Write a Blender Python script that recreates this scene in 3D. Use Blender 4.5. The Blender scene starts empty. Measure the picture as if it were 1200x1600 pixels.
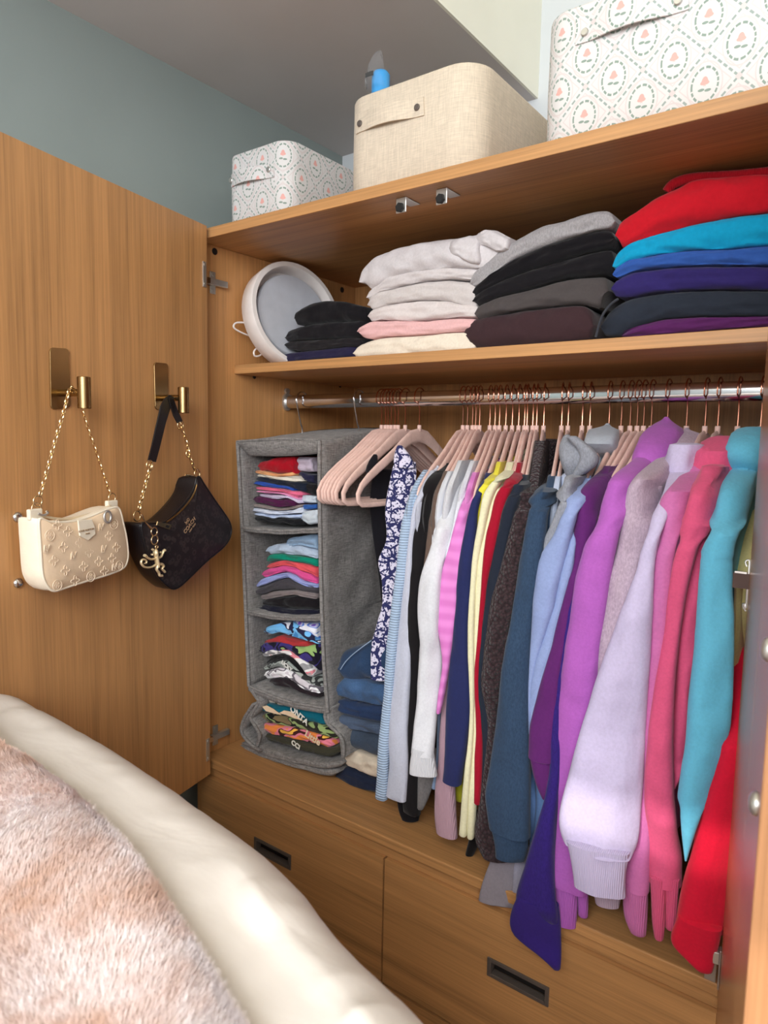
import bpy, bmesh, math, random
import numpy as np
from mathutils import Vector as V, noise
random.seed(7)
SC = bpy.context.scene
COL = SC.collection
# ------------------------------------------------------------------ camera
CAM = np.array([1.258, -1.0, 1.465])
YAW, PIT, ROL, FPX = -0.636756812, 0.103405873, -0.0196814938, 1078.77
_f = np.array([math.sin(YAW)*math.cos(PIT), math.cos(YAW)*math.cos(PIT), -math.sin(PIT)])
_r = np.array([math.cos(YAW), -math.sin(YAW), 0.0]); _d = np.cross(_f, _r)
_c, _s = math.cos(ROL), math.sin(ROL)
RMAT = np.array([_c*_r + _s*_d, -_s*_r + _c*_d, _f])          # rows: right, down, forward
cam = bpy.data.cameras.new('camera'); camo = bpy.data.objects.new('camera', cam); COL.objects.link(camo)
cam.sensor_fit = 'HORIZONTAL'; cam.sensor_width = 36.0; cam.lens = 36.0*FPX/1200.0
cam.clip_start = 0.02
cam.dof.use_dof = True; cam.dof.focus_distance = 1.25; cam.dof.aperture_fstop = 11.0
from mathutils import Matrix
camo.matrix_world = Matrix(((RMAT[0][0], -RMAT[1][0], -RMAT[2][0], CAM[0]),
                            (RMAT[0][1], -RMAT[1][1], -RMAT[2][1], CAM[1]),
                            (RMAT[0][2], -RMAT[1][2], -RMAT[2][2], CAM[2]), (0, 0, 0, 1)))
SC.camera = camo
# ------------------------------------------------------------------ light and exposure
w = bpy.data.worlds.new('world'); SC.world = w; w.use_nodes = True
w.node_tree.nodes['Background'].inputs[0].default_value = (0.75, 0.86, 1.0, 1)
w.node_tree.nodes['Background'].inputs[1].default_value = 1.0
def area(name, loc, target, sx, sy, power, color):
    l = bpy.data.lights.new(name, 'AREA'); l.shape = 'RECTANGLE'; l.size = sx; l.size_y = sy; l.energy = power; l.color = color
    o = bpy.data.objects.new(name, l); COL.objects.link(o); o.location = loc
    o.rotation_euler = (V(target) - V(loc)).to_track_quat('-Z', 'Y').to_euler(); return o
WINDOW_LIGHT = area('window_daylight', (1.45, -2.3, 2.12), (0.6, -0.2, 1.1), 1.7, 1.2, 84, (0.94, 0.97, 1.0))
sun = bpy.data.lights.new('sun', 'SUN'); sun.energy = 2.3; sun.angle = 0.012; sun.color = (1.0, 0.95, 0.86)
suno = bpy.data.objects.new('sun', sun); COL.objects.link(suno)
SUN_DIR = V((0.17, 1.0, -0.37)).normalized()
suno.rotation_euler = SUN_DIR.to_track_quat('-Z', 'Y').to_euler(); suno.location = (0.5, -4, 3)
SC.view_settings.view_transform = 'Standard'; SC.view_settings.look = 'None'
SC.view_settings.gamma = 1.0; SC.view_settings.use_curve_mapping = False
SC.view_settings.exposure = -0.12
SC.cycles.use_denoising = True
SC.cycles.max_bounces = 10; SC.cycles.diffuse_bounces = 6
# ------------------------------------------------------------------ camera-model helpers (pixel of the photo -> point on a real plane)
def ray(u, v): return RMAT.T @ np.array([(u-600)/FPX, (v-800)/FPX, 1.0])
def on(ax, val, u, v):
    d = ray(u, v); return CAM + d*((val-CAM[ax])/d[ax])
def ax_(x, u, v): return on(0, x, u, v)
def ay(y, u, v): return on(1, y, u, v)
def az(z, u, v): return on(2, z, u, v)
H = ay(-0.012, 324, 450); H = np.array([H[0], H[1], 0.0])
DA = math.radians(12.9)
DD = np.array([math.sin(DA), -math.cos(DA), 0.0]); DN = np.array([math.cos(DA), math.sin(DA), 0.0])
def at_door(u, v, off=0.0):
    d = ray(u, v); t = ((H + DN*off - CAM) @ DN)/(d @ DN); return CAM + d*t
def door_pt(s, n, z): return H + DD*s + DN*n + np.array([0, 0, z])
# ------------------------------------------------------------------ object helpers
def lin(c):
    return tuple((x/12.92 if x <= 0.04045 else ((x+0.055)/1.055)**2.4) for x in (c[0]/255, c[1]/255, c[2]/255)) + (1.0,)
def tag(o, label=None, cat=None, group=None, kind=None):
    if label: o['label'] = label
    if cat: o['category'] = cat
    if group: o['group'] = group
    if kind: o['kind'] = kind
    return o
def empty(name, loc, label, cat, group=None):
    o = bpy.data.objects.new(name, None); COL.objects.link(o); o.location = tuple(float(x) for x in loc); o.empty_display_size = 0.05
    return tag(o, label, cat, group)
def mk(name, verts, faces, mat, parent=None, smooth=True, uv=None):
    me = bpy.data.meshes.new(name)
    me.from_pydata([tuple(map(float, p)) for p in verts], [], faces)
    if smooth: me.shade_smooth()
    if mat: me.materials.append(mat)
    if uv is not None:
        l = me.uv_layers.new(name='UVMap')
        for lp in me.loops: l.data[lp.index].uv = uv[lp.vertex_index]
    o = bpy.data.objects.new(name, me); COL.objects.link(o)
    if parent:
        o.parent = parent; o.matrix_parent_inverse = Matrix.Translation(parent.location).inverted()
    return o
class MB:
    """collects shapes, builds one mesh object"""
    def __init__(s): s.v = []; s.f = []
    def add(s, v, f):
        n = len(s.v); s.v += [tuple(map(float, p)) for p in v]; s.f += [tuple(i+n for i in q) for q in f]
    def box(s, a, b, fr=None):
        x0, y0, z0 = a; x1, y1, z1 = b
        v = [(x0,y0,z0),(x1,y0,z0),(x1,y1,z0),(x0,y1,z0),(x0,y0,z1),(x1,y0,z1),(x1,y1,z1),(x0,y1,z1)]
        if fr: v = [fr(*p) for p in v]
        s.add(v, [(0,3,2,1),(4,5,6,7),(0,1,5,4),(1,2,6,5),(2,3,7,6),(3,0,4,7)])
    def rings(s, rings, closed=True, caps=True, loop=False):
        n = len(rings[0]); v = [p for r in rings for p in r]; f = []
        m = len(rings)
        for i in range(m if loop else m-1):
            for j in range(n if closed else n-1):
                a, b = i*n+j, i*n+(j+1) % n; c, d = ((i+1) % m)*n+(j+1) % n, ((i+1) % m)*n+j
                f.append((a, b, c, d))
        if caps and closed and not loop:
            f.append(tuple(range(n-1, -1, -1))); f.append(tuple((m-1)*n+j for j in range(n)))
        s.add(v, f)
    def tube(s, pts, r, n=8, loop=False, flat=1.0):
        pts = [V(tuple(map(float, p))) for p in pts]; rg = []; up = None; m = len(pts)
        for i, p in enumerate(pts):
            if loop: t = pts[(i+1) % m]-pts[(i-1) % m]
            else: t = pts[min(i+1, m-1)]-pts[max(i-1, 0)]
            if t.length < 1e-9: t = V((0, 0, 1))
            t.normalize()
            if up is None: up = V((0, 0, 1)) if abs(t.z) < 0.9 else V((0, 1, 0))
            a = t.cross(up)
            if a.length < 1e-4: a = t.cross(V((1, 0, 0.3)))
            a.normalize(); up = a.cross(t).normalized()
            rr = r[i] if hasattr(r, '__len__') else r
            rg.append([p + a*math.cos(2*math.pi*k/n)*rr + up*math.sin(2*math.pi*k/n)*rr*flat for k in range(n)])
        s.rings(rg, loop=loop)
    def cyl(s, p0, p1, r, n=20, bev=0.0):
        p0 = V(tuple(map(float, p0))); p1 = V(tuple(map(float, p1))); d = (p1-p0).normalized()
        q = d.orthogonal().normalized(); w_ = d.cross(q); rg = []
        st = [(0, 1)] if bev == 0 else [(0, 1-bev/r), (bev, 1)]
        L = (p1-p0).length; st = st + ([(L, 1)] if bev == 0 else [(L-bev, 1), (L, 1-bev/r)])
        for t, k in st:
            rg.append([p0+d*t+(q*math.cos(2*math.pi*i/n)+w_*math.sin(2*math.pi*i/n))*r*k for i in range(n)])
        s.rings(rg)
    def torus(s, c, a, b, ra, rb, r, n=12, m=5):
        c = V(tuple(map(float, c))); a = V(tuple(map(float, a))); b = V(tuple(map(float, b)))
        s.tube([c + a*ra*math.cos(2*math.pi*i/n)+b*rb*math.sin(2*math.pi*i/n) for i in range(n)], r, m, loop=True)
    def prism(s, outline, d0, d1, bev=0.0):
        """outline: list of 3-D points in a plane; d0,d1 offset vectors to the two faces"""
        o = [V(tuple(map(float, p))) for p in outline]; c = sum(o, V())/len(o); d0 = V(tuple(map(float, d0))); d1 = V(tuple(map(float, d1)))
        if bev > 0:
            dn = (d1-d0).normalized()*bev; rg = []
            for dd, k in ((d0, bev), (d0+dn, 0), (d1-dn, 0), (d1, bev)):
                rg.append([p + dd + (c-p).normalized()*k for p in o])
        else: rg = [[p+d0 for p in o], [p+d1 for p in o]]
        s.rings(rg)
    def build(s, name, mat, parent=None, smooth=False):
        o = mk(name, s.v, s.f, mat, parent, smooth)
        if smooth: o.data.set_sharp_from_angle(angle=0.85)
        bm = bmesh.new(); bm.from_mesh(o.data); bmesh.ops.recalc_face_normals(bm, faces=bm.faces); bm.to_mesh(o.data); bm.free()
        return o
def bevel(o, wd, seg=2):
    m = o.modifiers.new('bevel', 'BEVEL'); m.width = wd; m.segments = seg; m.limit_method = 'ANGLE'; m.angle_limit = 0.6
    return o
def autosmooth(o):
    o.data.shade_smooth()
    m = o.modifiers.new('wn', 'WEIGHTED_NORMAL') if False else None
    return o
# ------------------------------------------------------------------ node helpers
class E:
    """tiny expression wrapper over Math nodes"""
    nt = None
    def __init__(s, x): s.x = x
    @staticmethod
    def op(o, *a, clamp=False):
        n = E.nt.nodes.new('ShaderNodeMath'); n.operation = o; n.use_clamp = clamp
        for i, q in enumerate(a):
            q = q.x if isinstance(q, E) else q
            if isinstance(q, (int, float)): n.inputs[i].default_value = q
            else: E.nt.links.new(q, n.inputs[i])
        return E(n.outputs[0])
    def __add__(s, o): return E.op('ADD', s, o)
    __radd__ = __add__
    def __sub__(s, o): return E.op('SUBTRACT', s, o)
    def __rsub__(s, o): return E.op('SUBTRACT', o, s)
    def __mul__(s, o): return E.op('MULTIPLY', s, o)
    __rmul__ = __mul__
    def __truediv__(s, o): return E.op('DIVIDE', s, o)
    def __lt__(s, o): return E.op('LESS_THAN', s, o)
    def __gt__(s, o): return E.op('GREATER_THAN', s, o)
    def abs(s): return E.op('ABSOLUTE', s)
    def round(s): return E.op('ROUND', s)
    def fract(s): return E.op('FRACT', s)
    def sqrt(s): return E.op('SQRT', s)
    def sin(s): return E.op('SINE', s)
def newmat(name):
    m = bpy.data.materials.new(name); m.use_nodes = True; nt = m.node_tree; return m, nt, nt.nodes['Principled BSDF']
def mixc(nt, fac, a, b):
    n = nt.nodes.new('ShaderNodeMix'); n.data_type = 'RGBA'
    for sock, q in ((n.inputs[0], fac), (n.inputs[6], a), (n.inputs[7], b)):
        q = q.x if isinstance(q, E) else q
        if isinstance(q, (tuple, list, float, int)): sock.default_value = q
        else: nt.links.new(q, sock)
    return n.outputs[2]
def coords(nt, kind='Object', scale=(1, 1, 1), rot=(0, 0, 0)):
    t = nt.nodes.new('ShaderNodeTexCoord'); m = nt.nodes.new('ShaderNodeMapping')
    m.inputs['Scale'].default_value = scale; m.inputs['Rotation'].default_value = rot
    nt.links.new(t.outputs[kind], m.inputs[0]); return m.outputs[0]
def ntex(nt, co, scale, detail=4, rough=0.5, dist=0.0):
    n = nt.nodes.new('ShaderNodeTexNoise'); n.inputs['Scale'].default_value = scale; n.inputs['Detail'].default_value = detail
    n.inputs['Roughness'].default_value = rough; n.inputs['Distortion'].default_value = dist
    nt.links.new(co, n.inputs['Vector']); return n.outputs['Fac']
def ramp(nt, fac, stops):
    r = nt.nodes.new('ShaderNodeValToRGB'); fac = fac.x if isinstance(fac, E) else fac; nt.links.new(fac, r.inputs[0])
    el = r.color_ramp.elements
    while len(el) < len(stops): el.new(0.5)
    for e, (p, c) in zip(el, stops): e.position = p; e.color = c
    return r.outputs[0]
def bump(nt, b, h, strength, dist=0.002):
    n = nt.nodes.new('ShaderNodeBump'); n.inputs['Strength'].default_value = strength; n.inputs['Distance'].default_value = dist
    h = h.x if isinstance(h, E) else h
    nt.links.new(h, n.inputs['Height']); nt.links.new(n.outputs[0], b.inputs['Normal'])
def text_mesh(o, parent):
    dg = bpy.context.evaluated_depsgraph_get(); me = bpy.data.meshes.new_from_object(o.evaluated_get(dg)); n = bpy.data.objects.new(o.name, me); nm = o.name
    mw = o.matrix_basis.copy(); bpy.data.objects.remove(o); n.name = nm.split('.')[0]; COL.objects.link(n); n.matrix_basis = mw
    n.parent = parent; n.matrix_parent_inverse = Matrix.Translation(parent.location).inverted(); return n
def sh(c, k): return (min(c[0]*k, 1), min(c[1]*k, 1), min(c[2]*k, 1), 1)
# ------------------------------------------------------------------ materials
def wood(name, axis, base=(186, 136, 86), gloss=0.42):
    m, nt, b = newmat(name); sc = [34, 34, 34]; sc[axis] = 0.9; fine = [260, 260, 260]; fine[axis] = 5
    n1 = ntex(nt, coords(nt, 'Object', sc), 1.0, 5, 0.6, 0.6); n2 = ntex(nt, coords(nt, 'Object', fine), 1.0, 3, 0.6)
    sc2 = [7, 7, 7]; sc2[axis] = 0.5; n3 = ntex(nt, coords(nt, 'Object', sc2), 1.0, 2, 0.5)
    c = lin(base); E.nt = nt
    mixv = E(n1)*0.45 + E(n2)*0.4 + E(n3)*0.15
    col = ramp(nt, mixv, [(0.3, sh(c, 0.5)), (0.45, sh(c, 0.86)), (0.56, sh(c, 1.06)), (0.72, sh(c, 1.32))])
    nt.links.new(col, b.inputs['Base Color']); b.inputs['Roughness'].default_value = gloss
    bump(nt, b, n2, 0.12, 0.001); return m
FAB = {}
def fabric(rgb, style='jersey', k=0.86):
    key = (tuple(rgb), style)
    if key in FAB: return FAB[key]
    m, nt, b = newmat('fabric_%s_%d' % (style, len(FAB))); c = sh(lin(rgb), k); E.nt = nt
    b.inputs['Roughness'].default_value = 0.92; b.inputs['Specular IOR Level'].default_value = 0.15
    b.inputs['Sheen Weight'].default_value = 0.12; b.inputs['Sheen Roughness'].default_value = 0.5
    co = coords(nt)
    if style == 'jersey' or style == 'fleece':
        n = ntex(nt, co, 260 if style == 'jersey' else 160, 3, 0.6); n2 = ntex(nt, co, 9, 3)
        nt.links.new(ramp(nt, E(n)*0.6+E(n2)*0.4, [(0.32, sh(c, 0.9)), (0.68, sh(c, 1.08))]), b.inputs['Base Color']); bump(nt, b, E(n)*0.05+E(ntex(nt, coords(nt, 'Object', (1, 1, .4)), 24, 2, 0.5, 0.7)), 0.28, 0.012)
    elif style == 'heather':
        n = ntex(nt, coords(nt, 'Object', (1, 1, 0.45)), 420, 2, 0.7)
        nt.links.new(ramp(nt, n, [(0.3, sh(c, 0.8)), (0.7, sh(c, 1.16))]), b.inputs['Base Color']); bump(nt, b, E(n)*0.05+E(ntex(nt, coords(nt, 'Object', (1, 1, .4)), 24, 2, 0.5, 0.7)), 0.28, 0.012)
    elif style == 'rib':       # vertical ribs
        w_ = nt.nodes.new('ShaderNodeTexWave'); w_.bands_direction = 'X'; w_.inputs['Scale'].default_value = 125; w_.inputs['Distortion'].default_value = 0.3
        nt.links.new(co, w_.inputs[0]); nt.links.new(ramp(nt, w_.outputs['Fac'], [(0.0, sh(c, 0.9)), (1, sh(c, 1.04))]), b.inputs['Base Color']); bump(nt, b, w_.outputs['Fac'], 0.4, 0.002)
    elif style == 'hrib':      # horizontal ribbed knit
        w_ = nt.nodes.new('ShaderNodeTexWave'); w_.bands_direction = 'Z'; w_.inputs['Scale'].default_value = 62; w_.inputs['Distortion'].default_value = 0.6
        nt.links.new(co, w_.inputs[0]); nt.links.new(ramp(nt, w_.outputs['Fac'], [(0.0, sh(c, 0.72)), (1, sh(c, 1.1))]), b.inputs['Base Color']); bump(nt, b, w_.outputs['Fac'], 0.5, 0.003)
    elif style == 'hstripe':   # broad tonal stripes
        w_ = nt.nodes.new('ShaderNodeTexWave'); w_.bands_direction = 'Z'; w_.inputs['Scale'].default_value = 13; w_.inputs['Distortion'].default_value = 1.6; w_.inputs['Detail'].default_value = 3
        nt.links.new(co, w_.inputs[0]); nt.links.new(ramp(nt, w_.outputs['Fac'], [(0.1, sh(c, 0.9)), (0.9, (min(1, c[0]*1.03), min(1, c[1]*1.22), min(1, c[2]*1.06), 1))]), b.inputs['Base Color'])
    elif style == 'sherpa':
        v_ = nt.nodes.new('ShaderNodeTexVoronoi'); v_.inputs['Scale'].default_value = 190; nt.links.new(co, v_.inputs['Vector'])
        nt.links.new(ramp(nt, v_.outputs['Distance'], [(0.0, sh(c, 1.35)), (0.75, sh(c, 0.45))]), b.inputs['Base Color'])
        bump(nt, b, E(v_.outputs['Distance'])*-1.0, 1.0, 0.006)
    elif style == 'denim':
        n = ntex(nt, coords(nt, 'Object', (1, 1, 1), (0, 0.6, 0)), 500, 2, 0.7); n2 = ntex(nt, co, 14, 4)
        nt.links.new(ramp(nt, E(n)*0.45+E(n2)*0.55, [(0.3, sh(c, 0.6)), (0.7, sh(c, 1.5))]), b.inputs['Base Color']); bump(nt, b, n, 0.4, 0.001)
    elif style == 'dots':
        v_ = nt.nodes.new('ShaderNodeTexVoronoi'); v_.inputs['Scale'].default_value = 38; nt.links.new(co, v_.inputs['Vector'])
        nt.links.new(mixc(nt, E(v_.outputs['Distance']) < 0.13, c, lin((70, 80, 110))), b.inputs['Base Color'])
    elif style == 'paisley':
        v_ = nt.nodes.new('ShaderNodeTexVoronoi'); v_.feature = 'DISTANCE_TO_EDGE'; v_.inputs['Scale'].default_value = 42
        n = ntex(nt, co, 60, 3); mv = nt.nodes.new('ShaderNodeVectorMath'); mv.operation = 'MULTIPLY_ADD'; mv.inputs[1].default_value = (0.03, 0.03, 0.03)
        nn = nt.nodes.new('ShaderNodeTexNoise'); nn.inputs['Scale'].default_value = 45; nt.links.new(co, nn.inputs['Vector'])
        nt.links.new(nn.outputs['Color'], mv.inputs[0]); nt.links.new(co, mv.inputs[2]); nt.links.new(mv.outputs[0], v_.inputs['Vector'])
        n2 = ntex(nt, co, 210, 2)
        mk_ = E.op('MAXIMUM', E(v_.outputs['Distance']) < 0.09, E(n2) > 0.56)
        nt.links.new(mixc(nt, mk_, lin((214, 208, 226)), lin((46, 48, 92))), b.inputs['Base Color'])
    elif style == 'canvas':
        w1 = ntex(nt, coords(nt, 'Object', (520, 520, 60)), 1, 2, 0.6); w2 = ntex(nt, coords(nt, 'Object', (60, 60, 520)), 1, 2, 0.6)
        nt.links.new(ramp(nt, E(w1)*0.5+E(w2)*0.5, [(0.34, sh(c, 0.5)), (0.66, sh(c, 1.45))]), b.inputs['Base Color']); bump(nt, b, E(w1)+E(w2), 0.4, 0.001)
    elif style == 'linen':
        w1 = ntex(nt, coords(nt, 'Object', (620, 620, 40)), 1, 2, 0.6); w2 = ntex(nt, coords(nt, 'Object', (40, 40, 620)), 1, 2, 0.6)
        nt.links.new(ramp(nt, E(w1)*0.5+E(w2)*0.5, [(0.36, sh(c, 0.84)), (0.64, sh(c, 1.1))]), b.inputs['Base Color']); bump(nt, b, E(w1)+E(w2), 0.3, 0.001)
    elif style.startswith('print'):
        # bold blotchy shirt print, palette by name
        pal = {'print_blue': [(70, 150, 220), (120, 190, 240), (40, 40, 70), (235, 235, 245)],
               'print_violet': [(120, 90, 190), (200, 200, 235), (90, 130, 220), (240, 240, 248)],
               'print_navy': [(28, 24, 40), (62, 52, 120), (28, 24, 40), (150, 180, 110)],
               'print_multi': [(150, 148, 150), (236, 232, 230), (225, 140, 150), (90, 170, 160)],
               'print_grey': [(170, 176, 170), (50, 52, 52), (170, 176, 170), (120, 125, 122)],
               'print_white': [(214, 206, 212), (240, 238, 240), (110, 104, 112), (214, 206, 212)],
               'print_camo': [(46, 44, 36), (150, 170, 110), (20, 20, 20), (130, 112, 80)],
               'print_orange': [(240, 140, 70), (232, 130, 150), (70, 30, 30), (250, 190, 80)],
               'print_cream': [(222, 205, 188), (222, 205, 188), (90, 90, 50), (235, 225, 212)],
               'print_teal': [(12, 105, 125), (12, 105, 125), (12, 105, 125), (225, 220, 200)],
               'print_plum': [(120, 90, 112), (60, 30, 50), (120, 90, 112), (30, 22, 28)]}[style]
        n = ntex(nt, coords(nt, 'Object', (1, 1, 1.6)), 20, 1, 0.4, 1.0)
        r = nt.nodes.new('ShaderNodeValToRGB'); r.color_ramp.interpolation = 'CONSTANT'; nt.links.new(n, r.inputs[0])
        el = r.color_ramp.elements; el.new(0.5); el.new(0.6)
        for e, p, q in zip(el, (0.0, 0.42, 0.53, 0.62), pal): e.position = p; e.color = lin(q)
        nt.links.new(r.outputs[0], b.inputs['Base Color'])
    else:
        b.inputs['Base Color'].default_value = c
    FAB[key] = m; return m
def plain(name, rgb, rough=0.5, metal=0.0, bumpsc=0, bs=0.2):
    m, nt, b = newmat(name); b.inputs['Metallic'].default_value = metal; b.inputs['Roughness'].default_value = rough
    E.nt = nt; c = lin(rgb); n = ntex(nt, coords(nt), 40, 3)
    nt.links.new(ramp(nt, n, [(0.3, sh(c, 0.95)), (0.7, sh(c, 1.04))]), b.inputs['Base Color'])
    if bumpsc: bump(nt, b, ntex(nt, coords(nt), bumpsc, 4), bs, 0.002)
    return m
WOODX = wood('oak_grain_horizontal', 0); WOODZ = wood('oak_grain_vertical', 2); WOODY = WOODX
WOODIN = wood('oak_interior', 2, (188, 136, 84), 0.5)
BRASS = plain('brushed_brass', (158, 130, 88), 0.26, 1.0); CHROME = plain('chrome', (214, 214, 216), 0.12, 1.0)
STEEL = plain('hinge_steel', (206, 203, 198), 0.36, 0.85); GOLD = plain('pale_gold', (236, 208, 160), 0.22, 1.0)
ROSE = plain('rose_gold_wire', (196, 132, 108), 0.25, 1.0); BLACK = plain('black_plastic', (22, 20, 20), 0.5)
BRONZE = plain('dark_bronze', (104, 94, 88), 0.42, 0.35); WHITEP = plain('white_plastic', (232, 224, 220), 0.45)
GREYD = plain('pale_grey_diffuser', (186, 188, 196), 0.5)
VELVET = fabric((244, 206, 194), 'fleece')
CREAMLEATHER = plain('cream_leather', (232, 220, 200), 0.5, 0, 320, 0.15)
CREAMFRONT = plain('cream_embossed_leather', (222, 196, 166), 0.48, 0, 260, 0.12)
BLACKLEATHER = plain('black_leather', (20, 18, 22), 0.35, 0, 260, 0.15)
def signature():
    m, nt, b = newmat('dark_signature_canvas'); E.nt = nt
    v_ = nt.nodes.new('ShaderNodeTexVoronoi'); v_.inputs['Scale'].default_value = 75; nt.links.new(coords(nt), v_.inputs['Vector'])
    nt.links.new(mixc(nt, (E(v_.outputs['Distance'])-0.35).abs() < 0.12, lin((30, 22, 24)), lin((52, 42, 42))), b.inputs['Base Color'])
    b.inputs['Roughness'].default_value = 0.5; return m
SIGN = signature()
def paint(name, rgb, rough=0.85):
    m, nt, b = newmat(name); c = lin(rgb); E.nt = nt; n = ntex(nt, coords(nt), 4, 3); n2 = ntex(nt, coords(nt), 220, 3)
    nt.links.new(ramp(nt, n, [(0.3, sh(c, 0.97)), (0.7, sh(c, 1.03))]), b.inputs['Base Color']); b.inputs['Roughness'].default_value = rough
    bump(nt, b, n2, 0.06, 0.001); return m
def floral():
    m, nt, b = newmat('floral_trellis_fabric'); E.nt = nt
    t = nt.nodes.new('ShaderNodeTexCoord'); s = nt.nodes.new('ShaderNodeSeparateXYZ'); nt.links.new(t.outputs['UV'], s.inputs[0])
    p = E(s.outputs[0])*(1/0.084); q = E(s.outputs[1])*(1/0.086)
    p = p + (q*6.2832).sin()*0.0
    a = p+q; bb = p-q; fa = a-a.round(); fb = bb-bb.round()
    pl = (fa+fb)*0.5; ql = (fa-fb)*0.5
    edge = E.op('MAXIMUM', fa.abs(), fb.abs())
    dash = ((a*6.0).fract()-0.5).abs() < 0.33
    dash2 = ((bb*6.0).fract()-0.5).abs() < 0.33
    da = E.op('MULTIPLY', fb.abs() > 0.475, dash); db = E.op('MULTIPLY', fa.abs() > 0.475, dash2)
    lat = E.op('MAXIMUM', da, db)
    rad = ((pl/0.20)*(pl/0.20) + (ql/0.26)*(ql/0.26)).sqrt()
    ang = E.op('ARCTAN2', ql, pl)
    ring = E.op('MULTIPLY', (rad-1.0).abs() < 0.075, ((ang*2.5).fract()-0.5).abs() < 0.36)
    ring2 = (rad-1.32).abs() < 0.05
    ring3 = (edge-0.39).abs() < 0.012
    fl = ((pl*pl + (ql-0.05)*(ql-0.05)).sqrt()) < (E.op('SINE', ang*5.0)*0.012+0.062)
    lf1 = (((pl-0.05)/0.05)*((pl-0.05)/0.05) + ((ql+0.09)/0.022)*((ql+0.09)/0.022)).sqrt() < 1.0
    lf2 = (((pl+0.05)/0.05)*((pl+0.05)/0.05) + ((ql+0.07)/0.022)*((ql+0.07)/0.022)).sqrt() < 1.0
    leaf = E.op('MAXIMUM', lf1, lf2)
    corner = E.op('MULTIPLY', fa.abs() > 0.44, fb.abs() > 0.44)
    base = lin((212, 209, 208)); grey = lin((150, 162, 157)); green = lin((136, 152, 142)); pink = lin((222, 166, 158)); blush = lin((207, 196, 195))
    col = mixc(nt, E.op('MAXIMUM', ring2, ring3), base, blush); col = mixc(nt, lat, col, grey); col = mixc(nt, ring, col, green)
    col = mixc(nt, leaf, col, green); col = mixc(nt, fl, col, pink); col = mixc(nt, corner, col, blush)
    nt.links.new(col, b.inputs['Base Color']); b.inputs['Roughness'].default_value = 0.8
    bump(nt, b, ntex(nt, coords(nt), 500, 2), 0.2, 0.001); return m
FLORAL = floral()
# ------------------------------------------------------------------ soft-goods builders
RZ, RY = 1.557, 0.273                      # the clothes rail
def PHI(x):                                # how far each hanger is swung about its hook
    return math.radians(float(np.interp(x, [.45, .516, .53, .56, .62, .70, .74, .784, .82, .838, .876, .93, 1.1], [0, 7, 11, 15, 17, 20, 18, 16, 8, 6, 0, 0, 0])))
def hang_y(x, dx, u, v):
    f = PHI(x); n = np.array([math.cos(f), math.sin(f), 0]); d = ray(u, v); k = (np.array([x+dx, RY, 0])-CAM) @ n/(d @ n); return float((CAM+d*k)[1]), float((CAM+d*k)[2])
def interp(tr, v, n=None):
    vs = [p[1] for p in tr]; us = [p[0] for p in tr]
    return np.interp(v, vs, us)
def smooth1(a, k=2):
    a = np.array(a, float)
    for _ in range(k):
        b = a.copy(); b[1:-1] = 0.25*a[:-2]+0.5*a[1:-1]+0.25*a[2:]; a = b
    return a
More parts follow.
